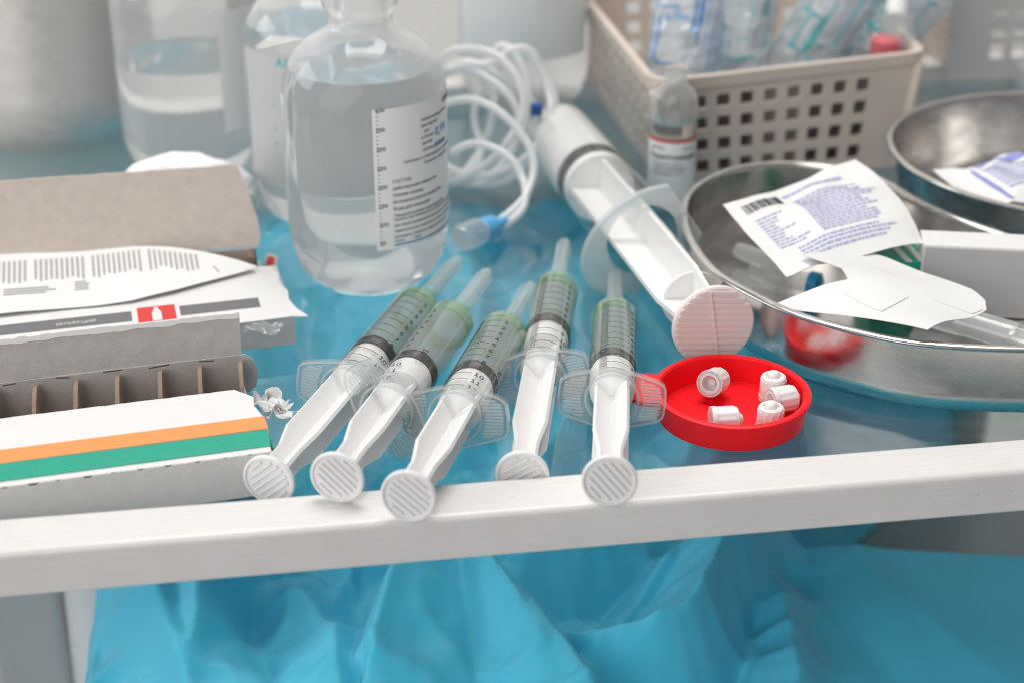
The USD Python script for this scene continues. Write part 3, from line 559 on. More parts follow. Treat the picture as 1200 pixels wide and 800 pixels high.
    cp = part('needle_cap', lathe([(.0035, BL+.0062), (.0034, BL+.012), (.0030, BL+.020), (.0026, BL+.040), (.0022, BL+.0425), (.0010, BL+.0437), (0, BL+.0439)], 32, 'x'), 'cap_clear', s, 60)
    part('cap_rib', cat_([mv(bx(BL+.013, BL+.040, .0024, .0031, -.0002, .0002), T4(ex=(1, 0, 0), ey=(0, cos(q), sin(q)))) for q in np.arange(4)*pi/2+.4]), 'cap_clear', cp)
    part('needle', lathe([(0, BL+.0105), (.0004, BL+.0105), (.0004, BL+.037), (0, BL+.038)], 10, 'x'), 'needle_steel', s, 40)
    # the printed scale
    pr_ = []; zero = BL-.0065; step = .00475
    for k in range(0, 61):
        x = zero-k*step/5
        if x < .0050: break
        major = k % 5 == 0; wd = .0098 if major else .0026
        pr_.append(around(mv(bx(-.0055, -.0055+wd, -(.00019 if major else .00012), (.00019 if major else .00012), 0, .00003).subdivide().subdivide(), T4((0, x, 0))), BR+.00003))
        if major and k and (k//5) % 1 == 0:
            pr_.append(around(mv(text(str(k//5), .0020, bold=True), T4((.0050, x-.0010, 0))), BR+.00003))
    pr_.append(around(mv(text('10 ml', .0030, bold=True), T4((-.0150, .012, 0), (0, 1, 0), (-1, 0, 0))), BR+.00003))
    pr_.append(around(mv(text('12 ml', .0024), T4((.0135, .020, 0), (0, 1, 0), (-1, 0, 0))), BR+.00003))
    mm_ = cat_(pr_); c, sn = cos(print_roll), sin(print_roll)
    part('scale_print', mv(mm_, T4(ex=(1, 0, 0), ey=(0, c, sn))), 'print_black', bar)
    return s
syringe('leftmost small syringe, its white thumb disc tucked behind the rail next to the striped carton', (314, 563), (492, 357), .0105, .0088, .0205, roll=.10, fin_roll=.95, print_roll=.15)
syringe('second small syringe from the left, flange turned upright, thumb disc resting on the rail', (394, 560), (531, 374), .0168, .0140, .0225, roll=1.0, fin_roll=.95, print_roll=-1.1)
syringe('third small syringe from the left, its thumb disc overhanging the rail edge furthest', (478, 582), (592, 387), .0168, .0100, .0205, roll=-.08, fin_roll=1.0, print_roll=-.35)
syringe('fourth small syringe from the left, its thumb disc partly hidden behind the white rail', (612, 557), (652, 338), .0084, .0088, .0275, roll=-.22, fin_roll=.80, print_roll=.05)
syringe('rightmost small syringe beside the red tray, thumb disc standing on the rail', (714, 564), (720, 370), .0168, .0088, .0180, roll=.05, fin_roll=.785, print_roll=.12)

# ================================================================== LARGE SYRINGE
a, b = P(837, 383, .0178), P(652, 158, .0168); ax = b-a; ln_ = np.linalg.norm(ax); ax /= ln_; sd = np.cross([0, 0, 1.0], ax); sd /= np.linalg.norm(sd)
fo = P(742, 283, .0172); EX = float((fo-a)@ax); LB = ln_-EX; R6 = .0153; gk = float((P(699, 216, .017)-a)@ax)-EX
ls = thing('large_syringe', 'large wide syringe with white filling and pinkish ribbed thumb disc, lying behind the small ones', 'syringe', T4(a+ax*EX, ax, sd, np.cross(ax, sd)))
part('barrel', lathe([(R6, .001), (R6, LB-.003), (R6-.002, LB-.0006), (.010, LB+.0010), (.0035, LB+.0018), (.0030, LB+.012), (0, LB+.012)], 64, 'x'), 'barrel_clear', ls, 50)
part('filling', lathe([(0, gk+.0076), (R6-.0003, gk+.0074), (R6-.0003, LB-.004), (R6-.0025, LB-.0018), (0, LB-.0010)], 64, 'x'), 'paper', ls, 50, label='opaque white content of the barrel')
part('gasket', lathe([(0, gk), (.013, gk), (R6-.0005, gk+.0006), (R6-.0003, gk+.0018), (R6-.0013, gk+.0028), (R6-.0013, gk+.0042), (R6-.0003, gk+.0052), (R6-.0005, gk+.0064), (.013, gk+.0070), (0, gk+.0072)], 56, 'x'), 'black_rubber', ls, 40)
ov = affinity.scale(Point(0, 0).buffer(1, quad_segs=20), .0262, .0180).intersection(sbox(-.0195, -.03, .0262, .03))
fg = part('flange', mv(ext(ov.difference(Point(0, 0).buffer(R6-.0010, quad_segs=16)), .0026), XF(-.6, -.0010)), 'barrel_frost', ls, 30)
part('rim', mv(ext(ov.difference(ov.buffer(-.0012)), .0007), XF(-.6, -.0017)), 'barrel_frost', fg)
pl = part('plunger', lathe([(0, gk-.0002), (R6-.0012, gk-.0002), (R6-.0012, gk-.0055), (0, gk-.0056)], 56, 'x'), 'white_plastic', ls, 40)
x0, x1 = -EX+.0030, gk-.0054
fr = .06
fpoly = Polygon([(x0, -.0100), (x0+.006, -.0102), (x0+.020, -.0126), (x1, -.0126), (x1, .0126), (x0+.020, .0126), (x0+.006, .0102), (x0, .0100)])
part('rod', cat_([mv(ext(fpoly, .0016, -.0008), T4(ex=(1, 0, 0), ey=(0, cos(q), sin(q)))) for q in (fr, fr+pi/2)]), 'white_plastic', pl)
for xw in (x0+.019,):
    part('web', lathe([(0, xw), (.0105, xw), (.0105, xw+.0012), (0, xw+.0012)], 40, 'x'), 'white_plastic', pl, 30)
dr = .0142
dk = lathe([(0, -EX+.0030), (dr-.001, -EX+.0030), (dr, -EX+.0022), (dr, -EX+.0004), (dr-.0005, -EX), (0, -EX)], 64, 'x'); dk.invert()
td = part('thumb_disc', dk, 'pink_plastic', pl, 35)
rb = []
for k in range(12):
    t = (k-5.5)*.00222; hl = sqrt(max(1e-9, (dr-.0006)**2-t*t)); rb.append(mv(bevel_ext(rpoly(2*hl, .0015, .0007), .0007, .0003, 2), XF(.12, -EX-.0005) @ T4((0, t, 0))))
part('ridge', cat_(rb), 'pink_plastic', td, 40)
part('seam', mv(bx(-.0002, .0002, -dr+.001, dr-.001, -.0009, .0002), XF(.12-.28, -EX)), 'pink_plastic', td)

# ================================================================== RED CAP WITH LUER STOPPERS
lc = P(857.5, 457, .0095); lc[2] = .0002
rc = thing('red_cap', 'shallow red plastic cap with a side tab, upturned as a little tray', 'tray', yaw(0, lc))  # a bottle cap, upturned to hold the stoppers
RR = .0252
part('bowl', lathe([(0, 0), (RR-.0028, 0), (RR-.0016, .0006), (RR-.0008, .0075), (RR, .0086), (RR, .0094), (RR-.0006, .0098), (RR-.0018, .0098), (RR-.0024, .0092), (RR-.0034, .0014), (RR-.0046, .0010), (0, .0010)], 96), 'red_plastic', rc, 35)
tabp = affinity.translate(rpoly(.014, .020, .0062), -.0258, .0015).difference(Point(0, 0).buffer(RR-.0012, quad_segs=24))
part('tab', ext(tabp, .0016, .0078), 'red_plastic', rc, 30)
def stopper_parts(s):
    R7, H7 = .00405, .0086
    prof_ = []
    n = 48
    poly = Polygon([((R7+(.00022 if (k % 4) < 2 else 0))*np.array([cos(k*2*pi/n), sin(k*2*pi/n)])).tolist() for k in range(n)])
    part('skirt', cat_([ext(poly.difference(Point(0, 0).buffer(.0026, quad_segs=10)), H7-.0012), lathe([(.0026, .0042), (.0013, .0042), (.0011, .0022), (0, .0020)], 32)]), 'cap_plastic', s, 30)
    part('top', lathe([(R7-.0001, H7-.0012), (R7-.0001, H7-.0004), (R7-.0006, H7), (R7-.0014, H7), (R7-.0016, H7-.0008), (.0019, H7-.0009), (.0018, H7+.0008), (.0013, H7+.0014), (0, H7+.0015)], 40), 'cap_plastic', s, 35)
    part('collar', mv(ext(Point(0, 0).buffer(R7+.0004, 6).difference(Point(0, 0).buffer(R7-.0006, 6)), .0016), T4((0, 0, 0))), 'cap_plastic', s, 30)
zf = .0013
def lay(px, py, az, lean=0.0, lift=0.0):               # lying on its side, axis towards az
    c = P(px, py, zf+.0052+lift); e = np.array([cos(az)*cos(lean), sin(az)*cos(lean), sin(lean)]); sdv = np.cross([0, 0, 1.0], e); sdv /= np.linalg.norm(sdv)
    return T4(c-e*.0049, sdv, np.cross(e, sdv), e)
def stand(px, py, az=0): c = P(px, py, zf+.005); c[2] = zf; return yaw(az, c)
s0 = thing('luer_stopper', 'white ribbed stopper lying with its open end facing out, nearest the tray centre', 'stopper', lay(838, 446, 1.05, -.25, .0006), 'white stoppers in the red tray')
stopper_parts(s0)
copy_of(s0, 'luer_stopper', stand(906, 451, 10), 'white stopper standing upright, rearmost on the right side of the red tray', 'stopper', 'white stoppers in the red tray')
copy_of(s0, 'luer_stopper', lay(919, 467, .35), 'white stopper lying on its side, tight against the right wall of the red tray', 'stopper', 'white stoppers in the red tray')
copy_of(s0, 'luer_stopper', stand(903, 487, 25), 'white stopper standing upright nearest the viewer on the right of the red tray', 'stopper', 'white stoppers in the red tray')
copy_of(s0, 'luer_stopper', lay(851, 491, .1), 'white stopper lying alone behind the front wall of the red tray', 'stopper', 'white stoppers in the red tray')

# ================================================================== STEEL DISHES
HK = .027
rim_pts = [P(*q, HK)[:2] for q in [(797, 258), (803, 228), (820, 209), (852, 196), (900, 190), (957, 190)]]
kp = [(.0624, .046), (.0655, .070), (.0735, .088), (.0865, .1025), (.104, .1095), (.1235, .1085), (.140, .0995), (.1505, .0835), (.1600, .0610), (.1720, .0440), (.1860, .0285), (.206, .0165), (.232, .013), (.256, .010), (.268, -.008), (.262, -.032), (.238, -.050), (.206, -.0595), (.160, -.0605), (.128, -.0565), (.1075, -.0470), (.0910, -.0345), (.0790, -.0190), (.0690, -.0010), (.0638, .0215)]
KO = np.array([.15, .01])
kr = Polygon(spline([np.array(q)-KO for q in kp], 10, True)).buffer(0)
def dish_loft(poly, H, inset, t=.0009, rim=.0018, n=220):
    """A pressed dish: rolled rim, sloping wall, rounded foot; one closed surface."""
    def ring(d): 
        q = poly.buffer(-d, quad_segs=16) if d > 0 else poly.buffer(-d, quad_segs=16)
        c = np.array(q.exterior.coords)[::(1 if q.exterior.is_ccw else -1)]
        s = np.r_[0, np.cumsum(np.linalg.norm(np.diff(c, axis=0), axis=1))]
        cen = np.array(poly.centroid.coords[0]); w = np.linspace(0, 1, n, endpoint=False)*s[-1]
        r = np.stack([np.interp(w, s, c[:, k]) for k in (0, 1)], 1)
        k = np.argmin(np.abs(np.arctan2(*(r-cen).T[::-1])+pi/2)); return np.roll(r, -k, 0)
    lv = [(inset+.010, .0), (inset+.004, .0), (inset+.0012, .0012), (inset-.0012, .0042), (inset-.0028, .009), (.0030, H-.003), (.0020, H-.0014), (.0006, H-.0014), (-.0001, H-.0006), (.0003, H), (.0014, H+.0003), (.0026, H), (.0038, H-.0026), (inset-.0016, .0095), (inset, .0048), (inset+.002, .0022), (inset+.005, t), (inset+.010, t)]
    V, f = [], []
    for d, z in lv: V += [(*q, z) for q in ring(d)]
    for k in range(len(lv)-1):
        A, B = k*n, (k+1)*n
        for i in range(n):
            j = (i+1) % n; f += [(A+i, A+j, B+j), (A+i, B+j, B+i)]
    floorp = poly.buffer(-(inset+.010))
    tri = trimesh.Trimesh(np.array(V), np.array(f), process=False)
    rg = ring(inset+.010); pf = Polygon(rg)
    vv, ff = trimesh.creation.triangulate_polygon(pf, engine='earcut')
    top = trimesh.Trimesh(np.c_[vv, np.full(len(vv), t)], ff, process=False); bot = trimesh.Trimesh(np.c_[vv, np.zeros(len(vv))], ff[:, ::-1], process=False)
    if top.face_normals[0][2] < 0: top.invert(); bot.invert()
    return cat_([tri, top, bot])
kd = thing('kidney_dish', 'stainless steel kidney dish holding torn wrappers, in front on the right', 'dish', T4((*KO, .0002)))
part('body', dish_loft(kr, HK, .0055), 'steel', kd, 40)
DC = np.array([.2275, .1035]); DH = .034
rdsh = thing('round_dish', 'round stainless steel dish behind the kidney dish at the right edge', 'dish', T4((*DC, .0002)))
part('body', dish_loft(Point(0, 0).buffer(.0765, quad_segs=40), DH, .0105), 'steel', rdsh, 40)

# contents of the kidney dish
def quad_sheet(c, curl, th=.00025, n=24, wav=.0, out=0.0):
    c = [np.array(q) for q in c]                          # corners in order around
    def fn(u, v):
        p = (c[0]*(1-u)+c[1]*u)*(1-v)+(c[3]*(1-u)+c[2]*u)*v
        p = p+out*(u*u*4*v*(1-v))*(c[1]+c[2]-c[0]-c[3])/2
        return p+np.array([0, 0, curl(u, v)+wav*(meshkit.noise(np.array([[u*5, v*5, 2.0]]))[0]-.5)])
    return fn, sheet(fn, n, n, th)
sc_ = [P(847, 243, .0315), P(1002, 189, .0385), P(1082, 278, .0300), P(922, 322, .0265)]
curl = lambda u, v: .0022*sin(pi*v)*sin(pi*u)-.004*max(0, u-.72)**2*8*v
fnS, shS = quad_sheet(sc_, curl, wav=.0022, out=.07)
sa = thing('wipe_sachet', 'opened white sachet with blue print and a barcode, leaning on the kidney dish rim', 'sachet')
sp = part('paper', shS, 'paper', sa, 50)
def on_sheet(fn, m, lift=.0003):                         # flat print given in 0..1 u, v and a thickness
    def g(u, v, z):
        p = np.array(fn(u, v)); e = 1e-3; n_ = np.cross(np.array(fn(u+e, v))-p, np.array(fn(u, v+e))-p); n_ /= np.linalg.norm(n_); n_ = n_ if n_[2] > 0 else -n_
        return p+n_*(lift+z)
    return warp(m, g)
W_, H_ = np.linalg.norm(sc_[1]-sc_[0]), np.linalg.norm(sc_[3]-sc_[0])
def lines(fn, u0, u1, v0, v1, rows, seed, hgt=.5, W=.06, rag=.15, mw=.07):
    r = random.Random(seed); out = []
    for k in range(rows):
        v = v0+(v1-v0)*k/rows; u = u0
        while u < u1-r.random()*rag:
            l = r.uniform(.012, mw); out.append(on_sheet(fn, bx(u, min(u+l, u1), v, v+(v1-v0)/rows*hgt, 0, .00003).subdivide())); u += l+.008
    return cat_(out)
r5 = random.Random(11); bar_ = []; u = .085
while u < .345:
    w = r5.choice([.004, .007, .011]); bar_.append(on_sheet(fnS, bx(u, u+w, .10, .225, 0, .00003).subdivide())); u += w+r5.choice([.004, .006, .010])
part('barcode', cat_(bar_), 'print_black', sp, label='barcode of black bars', kind='stuff')
part('print', cat_([lines(fnS, .37, .84, .12, .16, 1, 1, .8), lines(fnS, .40, .90, .24, .72, 14, 2, .5, mw=.05), lines(fnS, .10, .37, .31, .72, 11, 3, .42, rag=.2, mw=.05), lines(fnS, .20, .90, .75, .90, 4, 4, .5, mw=.05)]), 'print_violet', sp, kind='stuff')
# second opened wrapper
wz = lambda px, py: .0245+.00002*(px-900)*.5
wp = [(938, 303), (975, 296), (1012, 291), (1040, 296), (1066, 304), (1105, 318), (1140, 336), (1155, 348), (1157, 357), (1146, 364), (1086, 397), (1040, 385), (985, 370), (902, 350), (928, 345), (962, 340), (993, 337), (985, 325)]
wpoly = Polygon([P(*q, .0285)[:2] for q in wp]).buffer(0)
wr = thing('white_wrapper', 'torn blank white paper wrapper lying across the kidney dish', 'wrapper')
wsh = lambda poly, dz: warp(ext(poly, .00022).subdivide_to_size(.005), lambda x, y, z: (x, y, .0285+z+dz+.0022*sin(x*75+y*40)+.0010*sin(y*160+x*30)))
pw = part('paper', wsh(wpoly, 0), 'paper', wr, 50)
part('patch', wsh(Polygon([P(*q, .0287)[:2] for q in [(987, 347), (1018, 330), (1064, 352), (1032, 371)]]), .00030), 'paper', pw, label='small white square piece stuck on the wrapper')
part('patch', wsh(Polygon([P(*q, .0287)[:2] for q in [(1026, 316), (1058, 302), (1108, 324), (1150, 349), (1152, 357), (1140, 363), (1094, 352)]]), .00027), 'paper', pw)
# small carton in the dish
kb = P(1083, 283, .030); kdir = np.array([cos(radians(-7)), sin(radians(-7)), 0]); kn = np.array([-kdir[1], kdir[0], 0])
kc = thing('small_carton', 'small white carton with its front shade painted grey and black lettering lying in the kidney dish', 'box', T4((*kb[:2], .0015), kdir, kn))
part('body', bevel_ext(sbox(0, 0, .115, .014), .0275, .0012, 3), 'card_white', kc, 35)
part('front_shade', card(sbox(.0008, .0012, .114, .0262), .0001, (0, -.0001, 0), (1, 0, 0), (0, 0, 1)), 'label_and_shade_grey', kc)  # grey laid over the white front in place of its shade
part('print', mv(text('10 ml', .0058, bold=True), T4((.0415, -.0002, .0215), (0, 0, -1), (1, 0, 0))), 'print_black', kc)
gp = thing('green_packet', 'dark green striped packet peeping out under the sachet', 'packet', T4((*P(1062, 296, .022)[:2], .0030), (.98, .17, 0), (-.17, .98, 0)))
part('body', bevel_ext(rpoly(.030, .016, .002), .019, .0008, 2), 'stripe_green', gp, 40)
part('stripe', cat_([mv(bx(-.0012, .0012, -.0081, .0081, .0190, .0191), T4((x, 0, 0))) for x in (-.002, .003, .008)]), 'card_white', gp)
# used syringes and needle caps in the dish
def loose_cap(label, p0, p1, r, name='needle_cap', mt='cap_clear', tipm=None):
    a_, b_ = np.array(p0), np.array(p1); e = b_-a_; l_ = np.linalg.norm(e); e /= l_; s_ = np.cross([0, 0, 1.0], e); s_ /= np.linalg.norm(s_)
    t_ = thing(name, label, 'needle cap', T4(a_, e, s_, np.cross(e, s_)))
    part('sheath', lathe([(0, 0), (r*.5, .0002), (r*.85, .0012), (r*.9, .004), (r, l_*.9), (r*1.15, l_), (0, l_)], 28, 'x'), mt, t_, 50)
    part('collar', lathe([(r*1.16, l_+.0001), (r*1.3, l_+.0004), (r*1.3, l_+.004), (r*.9, l_+.0048), (0, l_+.0048)], 28, 'x'), tipm or mt, t_, 40)
loose_cap('clear needle sheath, upper of two at the left inside the kidney dish', P(862, 292, .0065), P(915, 312, .0065), .0036)
loose_cap('clear needle sheath with a blue collar, lower of two inside the kidney dish', P(878, 316, .0065), P(948, 332, .0065), .0036, tipm='blue_plastic')
a_ = P(1192, 396, .0075); b_ = P(1075, 362, .0075); e = b_-a_; l_ = np.linalg.norm(e); e /= l_; s_ = np.cross([0, 0, 1.0], e); s_ /= np.linalg.norm(s_)
us = thing('used_syringe', 'clear empty syringe lying in the kidney dish below the white wrapper', 'syringe', T4(a_, e, s_, np.cross(e, s_)))
part('barrel', lathe([(.0052, 0), (.0052, l_), (.002, l_+.002), (0, l_+.002)], 40, 'x'), 'barrel_frost', us, 50)
part('flange', mv(ext(affinity.scale(Point(0, 0).buffer(1), .0100, .0058).difference(Point(0, 0).buffer(.0048)), .0014), XF(.2, -.0012)), 'flange_clear', us, 30)
part('plunger', cat_([bx(-.022, l_*.6, -.0036, .0036, -.0005, .0005), bx(-.022, l_*.6, -.0005, .0005, -.0036, .0036)]), 'white_plastic', us)
# sachets in the round dish
c2 = [P(1092, 203, .026), P(1195, 181, .033), P(1260, 214, .034), P(1165, 246, .029)]
fn2, sh2 = quad_sheet(c2, lambda u, v: .003*sin(pi*u)*sin(pi*v), wav=.003)
s2 = thing('blue_sachet', 'white sachet with violet-blue bands lying in the round dish', 'sachet')
p2 = part('paper', sh2, 'paper', s2, 50)
part('band', cat_([on_sheet(fn2, bx(.45, .99, .03, .16, 0, .00003).subdivide().subdivide()), on_sheet(fn2, bx(.25, .29, .05, .95, 0, .00003).subdivide().subdivide())]), 'band_violet', p2)
part('small_print', lines(fn2, .34, .92, .25, .85, 9, 8, .5), 'print_violet', p2, kind='stuff')
c3 = [P(1084, 168, .013), P(1112, 150, .019), P(1128, 172, .013), P(1098, 190, .009)]
fn3, sh3 = quad_sheet(c3, lambda u, v: .0015*sin(pi*u), wav=.001)
s3 = thing('film_scrap', 'small light blue plastic film scrap on the inner wall of the round dish', 'film scrap'); p3 = part('film', sh3, 'blue_film', s3, 50)
part('print', on_sheet(fn3, bx(.0, .3, .1, .6, 0, .00003).subdivide()), 'print_blue', p3)

# ================================================================== AMPOULE
vx, vy = P(785, 238)[:2]
am = thing('glass_vial', 'small glass ampoule with red ring and white label standing before the beige basket', 'ampoule', T4((vx, vy, .0002)))
vp = [(0, .0006), (.0080, 0), (.0094, .0010), (.0098, .003), (.0098, .0440), (.0096, .0462), (.0085, .0490), (.0062, .0515), (.0046, .0532), (.0041, .0550), (.0046, .0578), (.0052, .0590)]
vi = [(.0044, .0588), (.0037, .0575), (.0033, .0550), (.0038, .0536), (.0056, .0508), (.0079, .0482), (.0089, .0458), (.0091, .0440), (.0091, .003), (.0080, .0016), (0, .0014)]
vbm, vlm = bottle_meshes(.0362, 1.0, vp, vi+[])
vb = part('body', vbm, 'vial_glass', am, 50); part('liquid', vlm, 'water', am, 50)
av = math.atan2(CAM[1]-vy, CAM[0]-vx)
vl = part('label', patch(.00992, av-2.0, av+2.0, .004, .0296, .0001, 60), 'label_paper', am, True)
part('red_ring', patch(.00995, av-2.0, av+2.0, .0297, .0308, .0001, 60), 'print_red', am, True)
WV = on_bottle(.01002, av-1.05, 0)
part('print', cat_([WV(mv(text('антиб', .0017), T4((.0008, .0266, 0)))), WV(mv(text('10 доз', .0013), T4((.0145, .0266, 0)))), WV(mv(text('Стрептомицин', .0023, bold=True), T4((-.0005, .0226, 0)))), WV(mv(text('порошок для', .0014), T4((.002, .0198, 0)))), WV(mv(text('приготовления', .0014), T4((.0022, .0178, 0)))), WV(mv(text('раствора 1,0 г', .0014), T4((.0022, .0158, 0))))]), 'print_black', vl)

# ================================================================== BASKETS
def holes(w, h, nx, ny, s, gx, gz, x0, z0, skip=()):
    p = sbox(0, 0, w, h)
    return p.difference(union_all([sbox(x0+i*gx, z0+j*gz, x0+i*gx+s, z0+j*gz+s).buffer(-.0006).buffer(.0006, quad_segs=3) for i in range(nx) for j in range(ny)]))
def panel(A, B, C_, D_, poly, w, h, t=.0016):
    """A flat perforated wall stretched between the corners A, B (bottom) and C_, D_ (top, over B and A)."""
    A, B, C_, D_ = (np.array(q, float) for q in (A, B, C_, D_)); n_ = np.cross(B-A, D_-A); n_ /= np.linalg.norm(n_)
    return warp(ext(poly, t), lambda x, y, z: ((A*(1-x/w)+B*x/w)*(1-y/h)+(D_*(1-x/w)+C_*x/w)*y/h)-n_*z)
HB = .049
FL, FR = P(768, 99, HB), P(1078, 64, HB); BLk, BRk = np.array([.034, .300, HB]), np.array([.172, .345, HB])
fl0, fr0 = P(781, 222, .0003), P(1052, 196, .0003); bl0, br0 = np.array([.040, .293, .0003]), np.array([.163, .335, .0003])
bk = thing('beige_basket', 'beige plastic basket with rows of square holes, holding packaged syringes', 'basket')
wF, wS = np.linalg.norm(fr0-fl0), np.linalg.norm(bl0-fl0)
gx = wF*.0905
part('wall', panel(fl0, fr0, FR, FL, holes(wF, HB, 9, 4, .0057, gx, .0098, wF*.040, .0062), wF, HB), 'basket_plastic', bk, label='front wall with four rows of square holes')
part('wall', panel(bl0, fl0, FL, BLk, holes(wS, HB, 11, 4, .0057, .0125, .0098, .008, .0062), wS, HB), 'basket_plastic', bk)
part('wall', panel(fr0, br0, BRk, FR, holes(wS, HB, 11, 4, .0057, .0122, .0098, .008, .0062), wS, HB), 'basket_plastic', bk)
part('wall', panel(br0, bl0, BLk, BRk, holes(wF, HB, 9, 4, .0057, gx, .0098, .006, .0062), wF, HB), 'basket_plastic', bk)
part('floor', mv(ext(Polygon([q[:2] for q in (fl0, fr0, br0, bl0)]), .0016), T4((0, 0, .0004))), 'basket_plastic', bk)
rimp = Polygon([q[:2] for q in (FL, FR, BRk, BLk)]).buffer(-.008).buffer(.0105, quad_segs=8)
rimh = Polygon([q[:2] for q in (FL, FR, BRk, BLk)]).buffer(-.008).buffer(.0070, quad_segs=8)
rp_ = rimp.difference(rimh)
part('rim', cat_([ext(rp_, .0050, HB-.0032)]), 'basket_plastic', bk, 30)
cpost = []
for q0, q1 in ((fl0, FL), (fr0, FR), (bl0, BLk), (br0, BRk)): cpost.append(tube([q0+np.array([0, 0, .0006]), q1-np.array([0, 0, .0034])], .0026, 12))
for c_ in cpost: part('corner', c_, 'basket_plastic', bk, 40)

wb = thing('white_basket', 'white plastic basket with square holes at the right edge behind the round dish', 'basket', yaw(9, (*P(1108, 98)[:2], .0003)))
w0, h0, d0 = .13, .085, .09
part('wall', panel((0, 0, 0), (w0, 0, 0), (w0+.004, -.004, h0), (-.008, -.004, h0), holes(w0, h0, 8, 6, .0076, .0118, .0118, .0230, .012), w0, h0), 'white_basket_plastic', wb, label='front wall')
part('wall', panel((0, d0, 0), (0, .0003, 0), (-.0082, -.004, h0), (-.008, d0+.004, h0), holes(d0, h0, 16, 15, .0030, .0055, .0055, .003, .003), d0, h0), 'basket_plastic', wb, label='finely perforated side wall, its shade painted in as a darker colour')  # beige plastic stands for the shade on this side
part('wall', panel((w0, 0, 0), (w0, d0, 0), (w0+.004, d0+.004, h0), (w0+.0042, -.004, h0), sbox(0, 0, d0, h0), d0, h0), 'white_basket_plastic', wb)
part('wall', panel((w0, d0, 0), (0, d0, 0), (-.008, d0+.004, h0), (w0+.004, d0+.0042, h0), sbox(0, 0, w0, h0), w0, h0), 'white_basket_plastic', wb)

# packaged syringes standing in the beige basket
def pouch(label, base, top, wdt, face, film='film', rr_=.0065, prn='print_teal', seed=1, hub='cap_clear', hubz=.25):
    b_, t_ = np.array(base, float), np.array(top, float); e = t_-b_; l_ = np.linalg.norm(e); e /= l_
    fz = np.array(face, float); fz -= e*(fz@e); fz /= np.linalg.norm(fz); w_ = np.cross(e, fz)
    o = thing('packaged_syringe', label, 'syringe pack', T4(b_, w_, e, fz), 'packaged syringes standing in the beige basket')
    r = random.Random(seed)
    def fn(sgn, thk):
        return lambda u, v: ((u-.5)*wdt, v*l_, sgn*thk*(max(0, 1-(2*u-1)**2))**.6*min(1, v*9, (1-v)*9)+.0012*(meshkit.noise(np.array([[u*4+seed*3, v*14, seed]]))[0]-.5)*6*(v*(1-v)+.1)+.0022*(1-abs(2*meshkit.noise(np.array([[u*5+v*6+seed, v*22-u*7, seed+.5]]))[0]-1)))
    fr_ = fn(1, .0062)
    part('film', sheet(fr_, 22, 60, .0003), film, o, 60); part('backing', sheet(lambda u, v: (lambda q: (q[0], q[1], q[2]-.0030))(fn(-1, .0022)(u, v)), 14, 40, .0003), 'film', o, 60)
    pts = []
    def pf(m): return warp(m, lambda x, y, z: np.array(fr_(x, y))+np.array([0, 0, .0004+z]))
    for k in range(9):
        u = r.uniform(.12, .6); v = r.uniform(.08, .9); pts.append(pf(bx(u, u+r.uniform(.08, .3), v, v+r.uniform(.01, .025), 0, .00005).subdivide()))
    for k in range(6):
        u = r.uniform(.1, .85); v = r.uniform(.0, .5); pts.append(pf(bx(u, u+r.uniform(.012, .04), v, v+r.uniform(.25, .5), 0, .00005).subdivide().subdivide().subdivide()))
    for u in (.04, .95): pts.append(pf(bx(u, u+.014, .03, .97, 0, .00005).subdivide().subdivide().subdivide()))
    part('print', cat_(pts), prn, o)
    part('barrel', warp(lathe([(0, .01), (.0022, .011), (.0024, .02), (rr_*.75, .022), (rr_*.75, l_*.8), (0, l_*.8)], 24, 'z'), lambda x, y, z: (x, z, y*.55)), 'tube_clear', o, 40)
    return o
cface = np.array([0, -.95, .35])
pouch('leftmost syringe pack in the basket, clear film with blue writing', Q(792, 96, .192), Q(820, -60, .215), .030, cface+np.array([-.3, 0, 0]), prn='print_blue', seed=1)
pouch('blue-tinted syringe pack leaning between the left packs', Q(832, 94, .205), Q(905, -60, .225), .022, cface+np.array([-.5, 0, 0]), film='blue_film', prn='print_blue', seed=2)
pouch('syringe pack in the basket middle, its clear nozzle hanging over the rim', Q(868, 90, .195), Q(888, -60, .215), .024, cface, seed=3, rr_=.009)
pouch('wide milky syringe pack right of the middle of the basket', Q(922, 92, .212), Q(1022, -60, .235), .030, cface, seed=4)
pouch('pale syringe pack leaning right behind the rightmost pack', Q(965, 92, .225), Q(1075, -60, .255), .030, cface, seed=6)
pouch('rightmost syringe pack, leaning right over a red plug', Q(1002, 84, .222), Q(1118, -60, .245), .030, cface, seed=5, rr_=.0095)
for q_, (u0, u1, mt_, lb_) in enumerate([(.03, .36, 'shade_block', 'added dark grey block for the shade inside the beige basket, seen through its left holes'), (.37, .60, 'brown_shade_block', 'added greyish brown block for the shade inside the beige basket, seen through its middle holes'), (.61, .96, 'shade_block', 'added dark brown block for the shade inside the beige basket, seen through its right holes')]):
    A_, B_ = fl0+(fr0-fl0)*u0, fl0+(fr0-fl0)*u1; e_ = (fr0-fl0)/wF; nn = np.array([-e_[1], e_[0], 0]); g_ = thing('shade_block', lb_, 'packet', T4(A_+nn*(.006+.003*(q_ % 2))+np.array([0, 0, .0025]), e_, nn), 'added shade blocks inside the beige basket')
    part('body', mv(bevel_ext(rpoly((u1-u0)*wF, .010, .003), .040, .002, 3), T4(((u1-u0)*wF/2, .006, 0))), mt_, g_, 40)  # dark blocks added so the basket holes look shaded inside
nz_ = thing('syringe_nozzle', 'clear blunt syringe end hanging over the basket rim from the middle pack', 'syringe', T4(Q(869, 66, .166), (1, 0, 0), (0, .25, .968), (0, -.968, .25)))
part('tip', warp(lathe([(0, 0), (.0044, 0), (.0048, .001), (.0045, .012), (.0075, .0135), (.0080, .030), (0, .030)], 32), lambda x, y, z: (x, z, y)), 'cap_clear', nz_, 40)
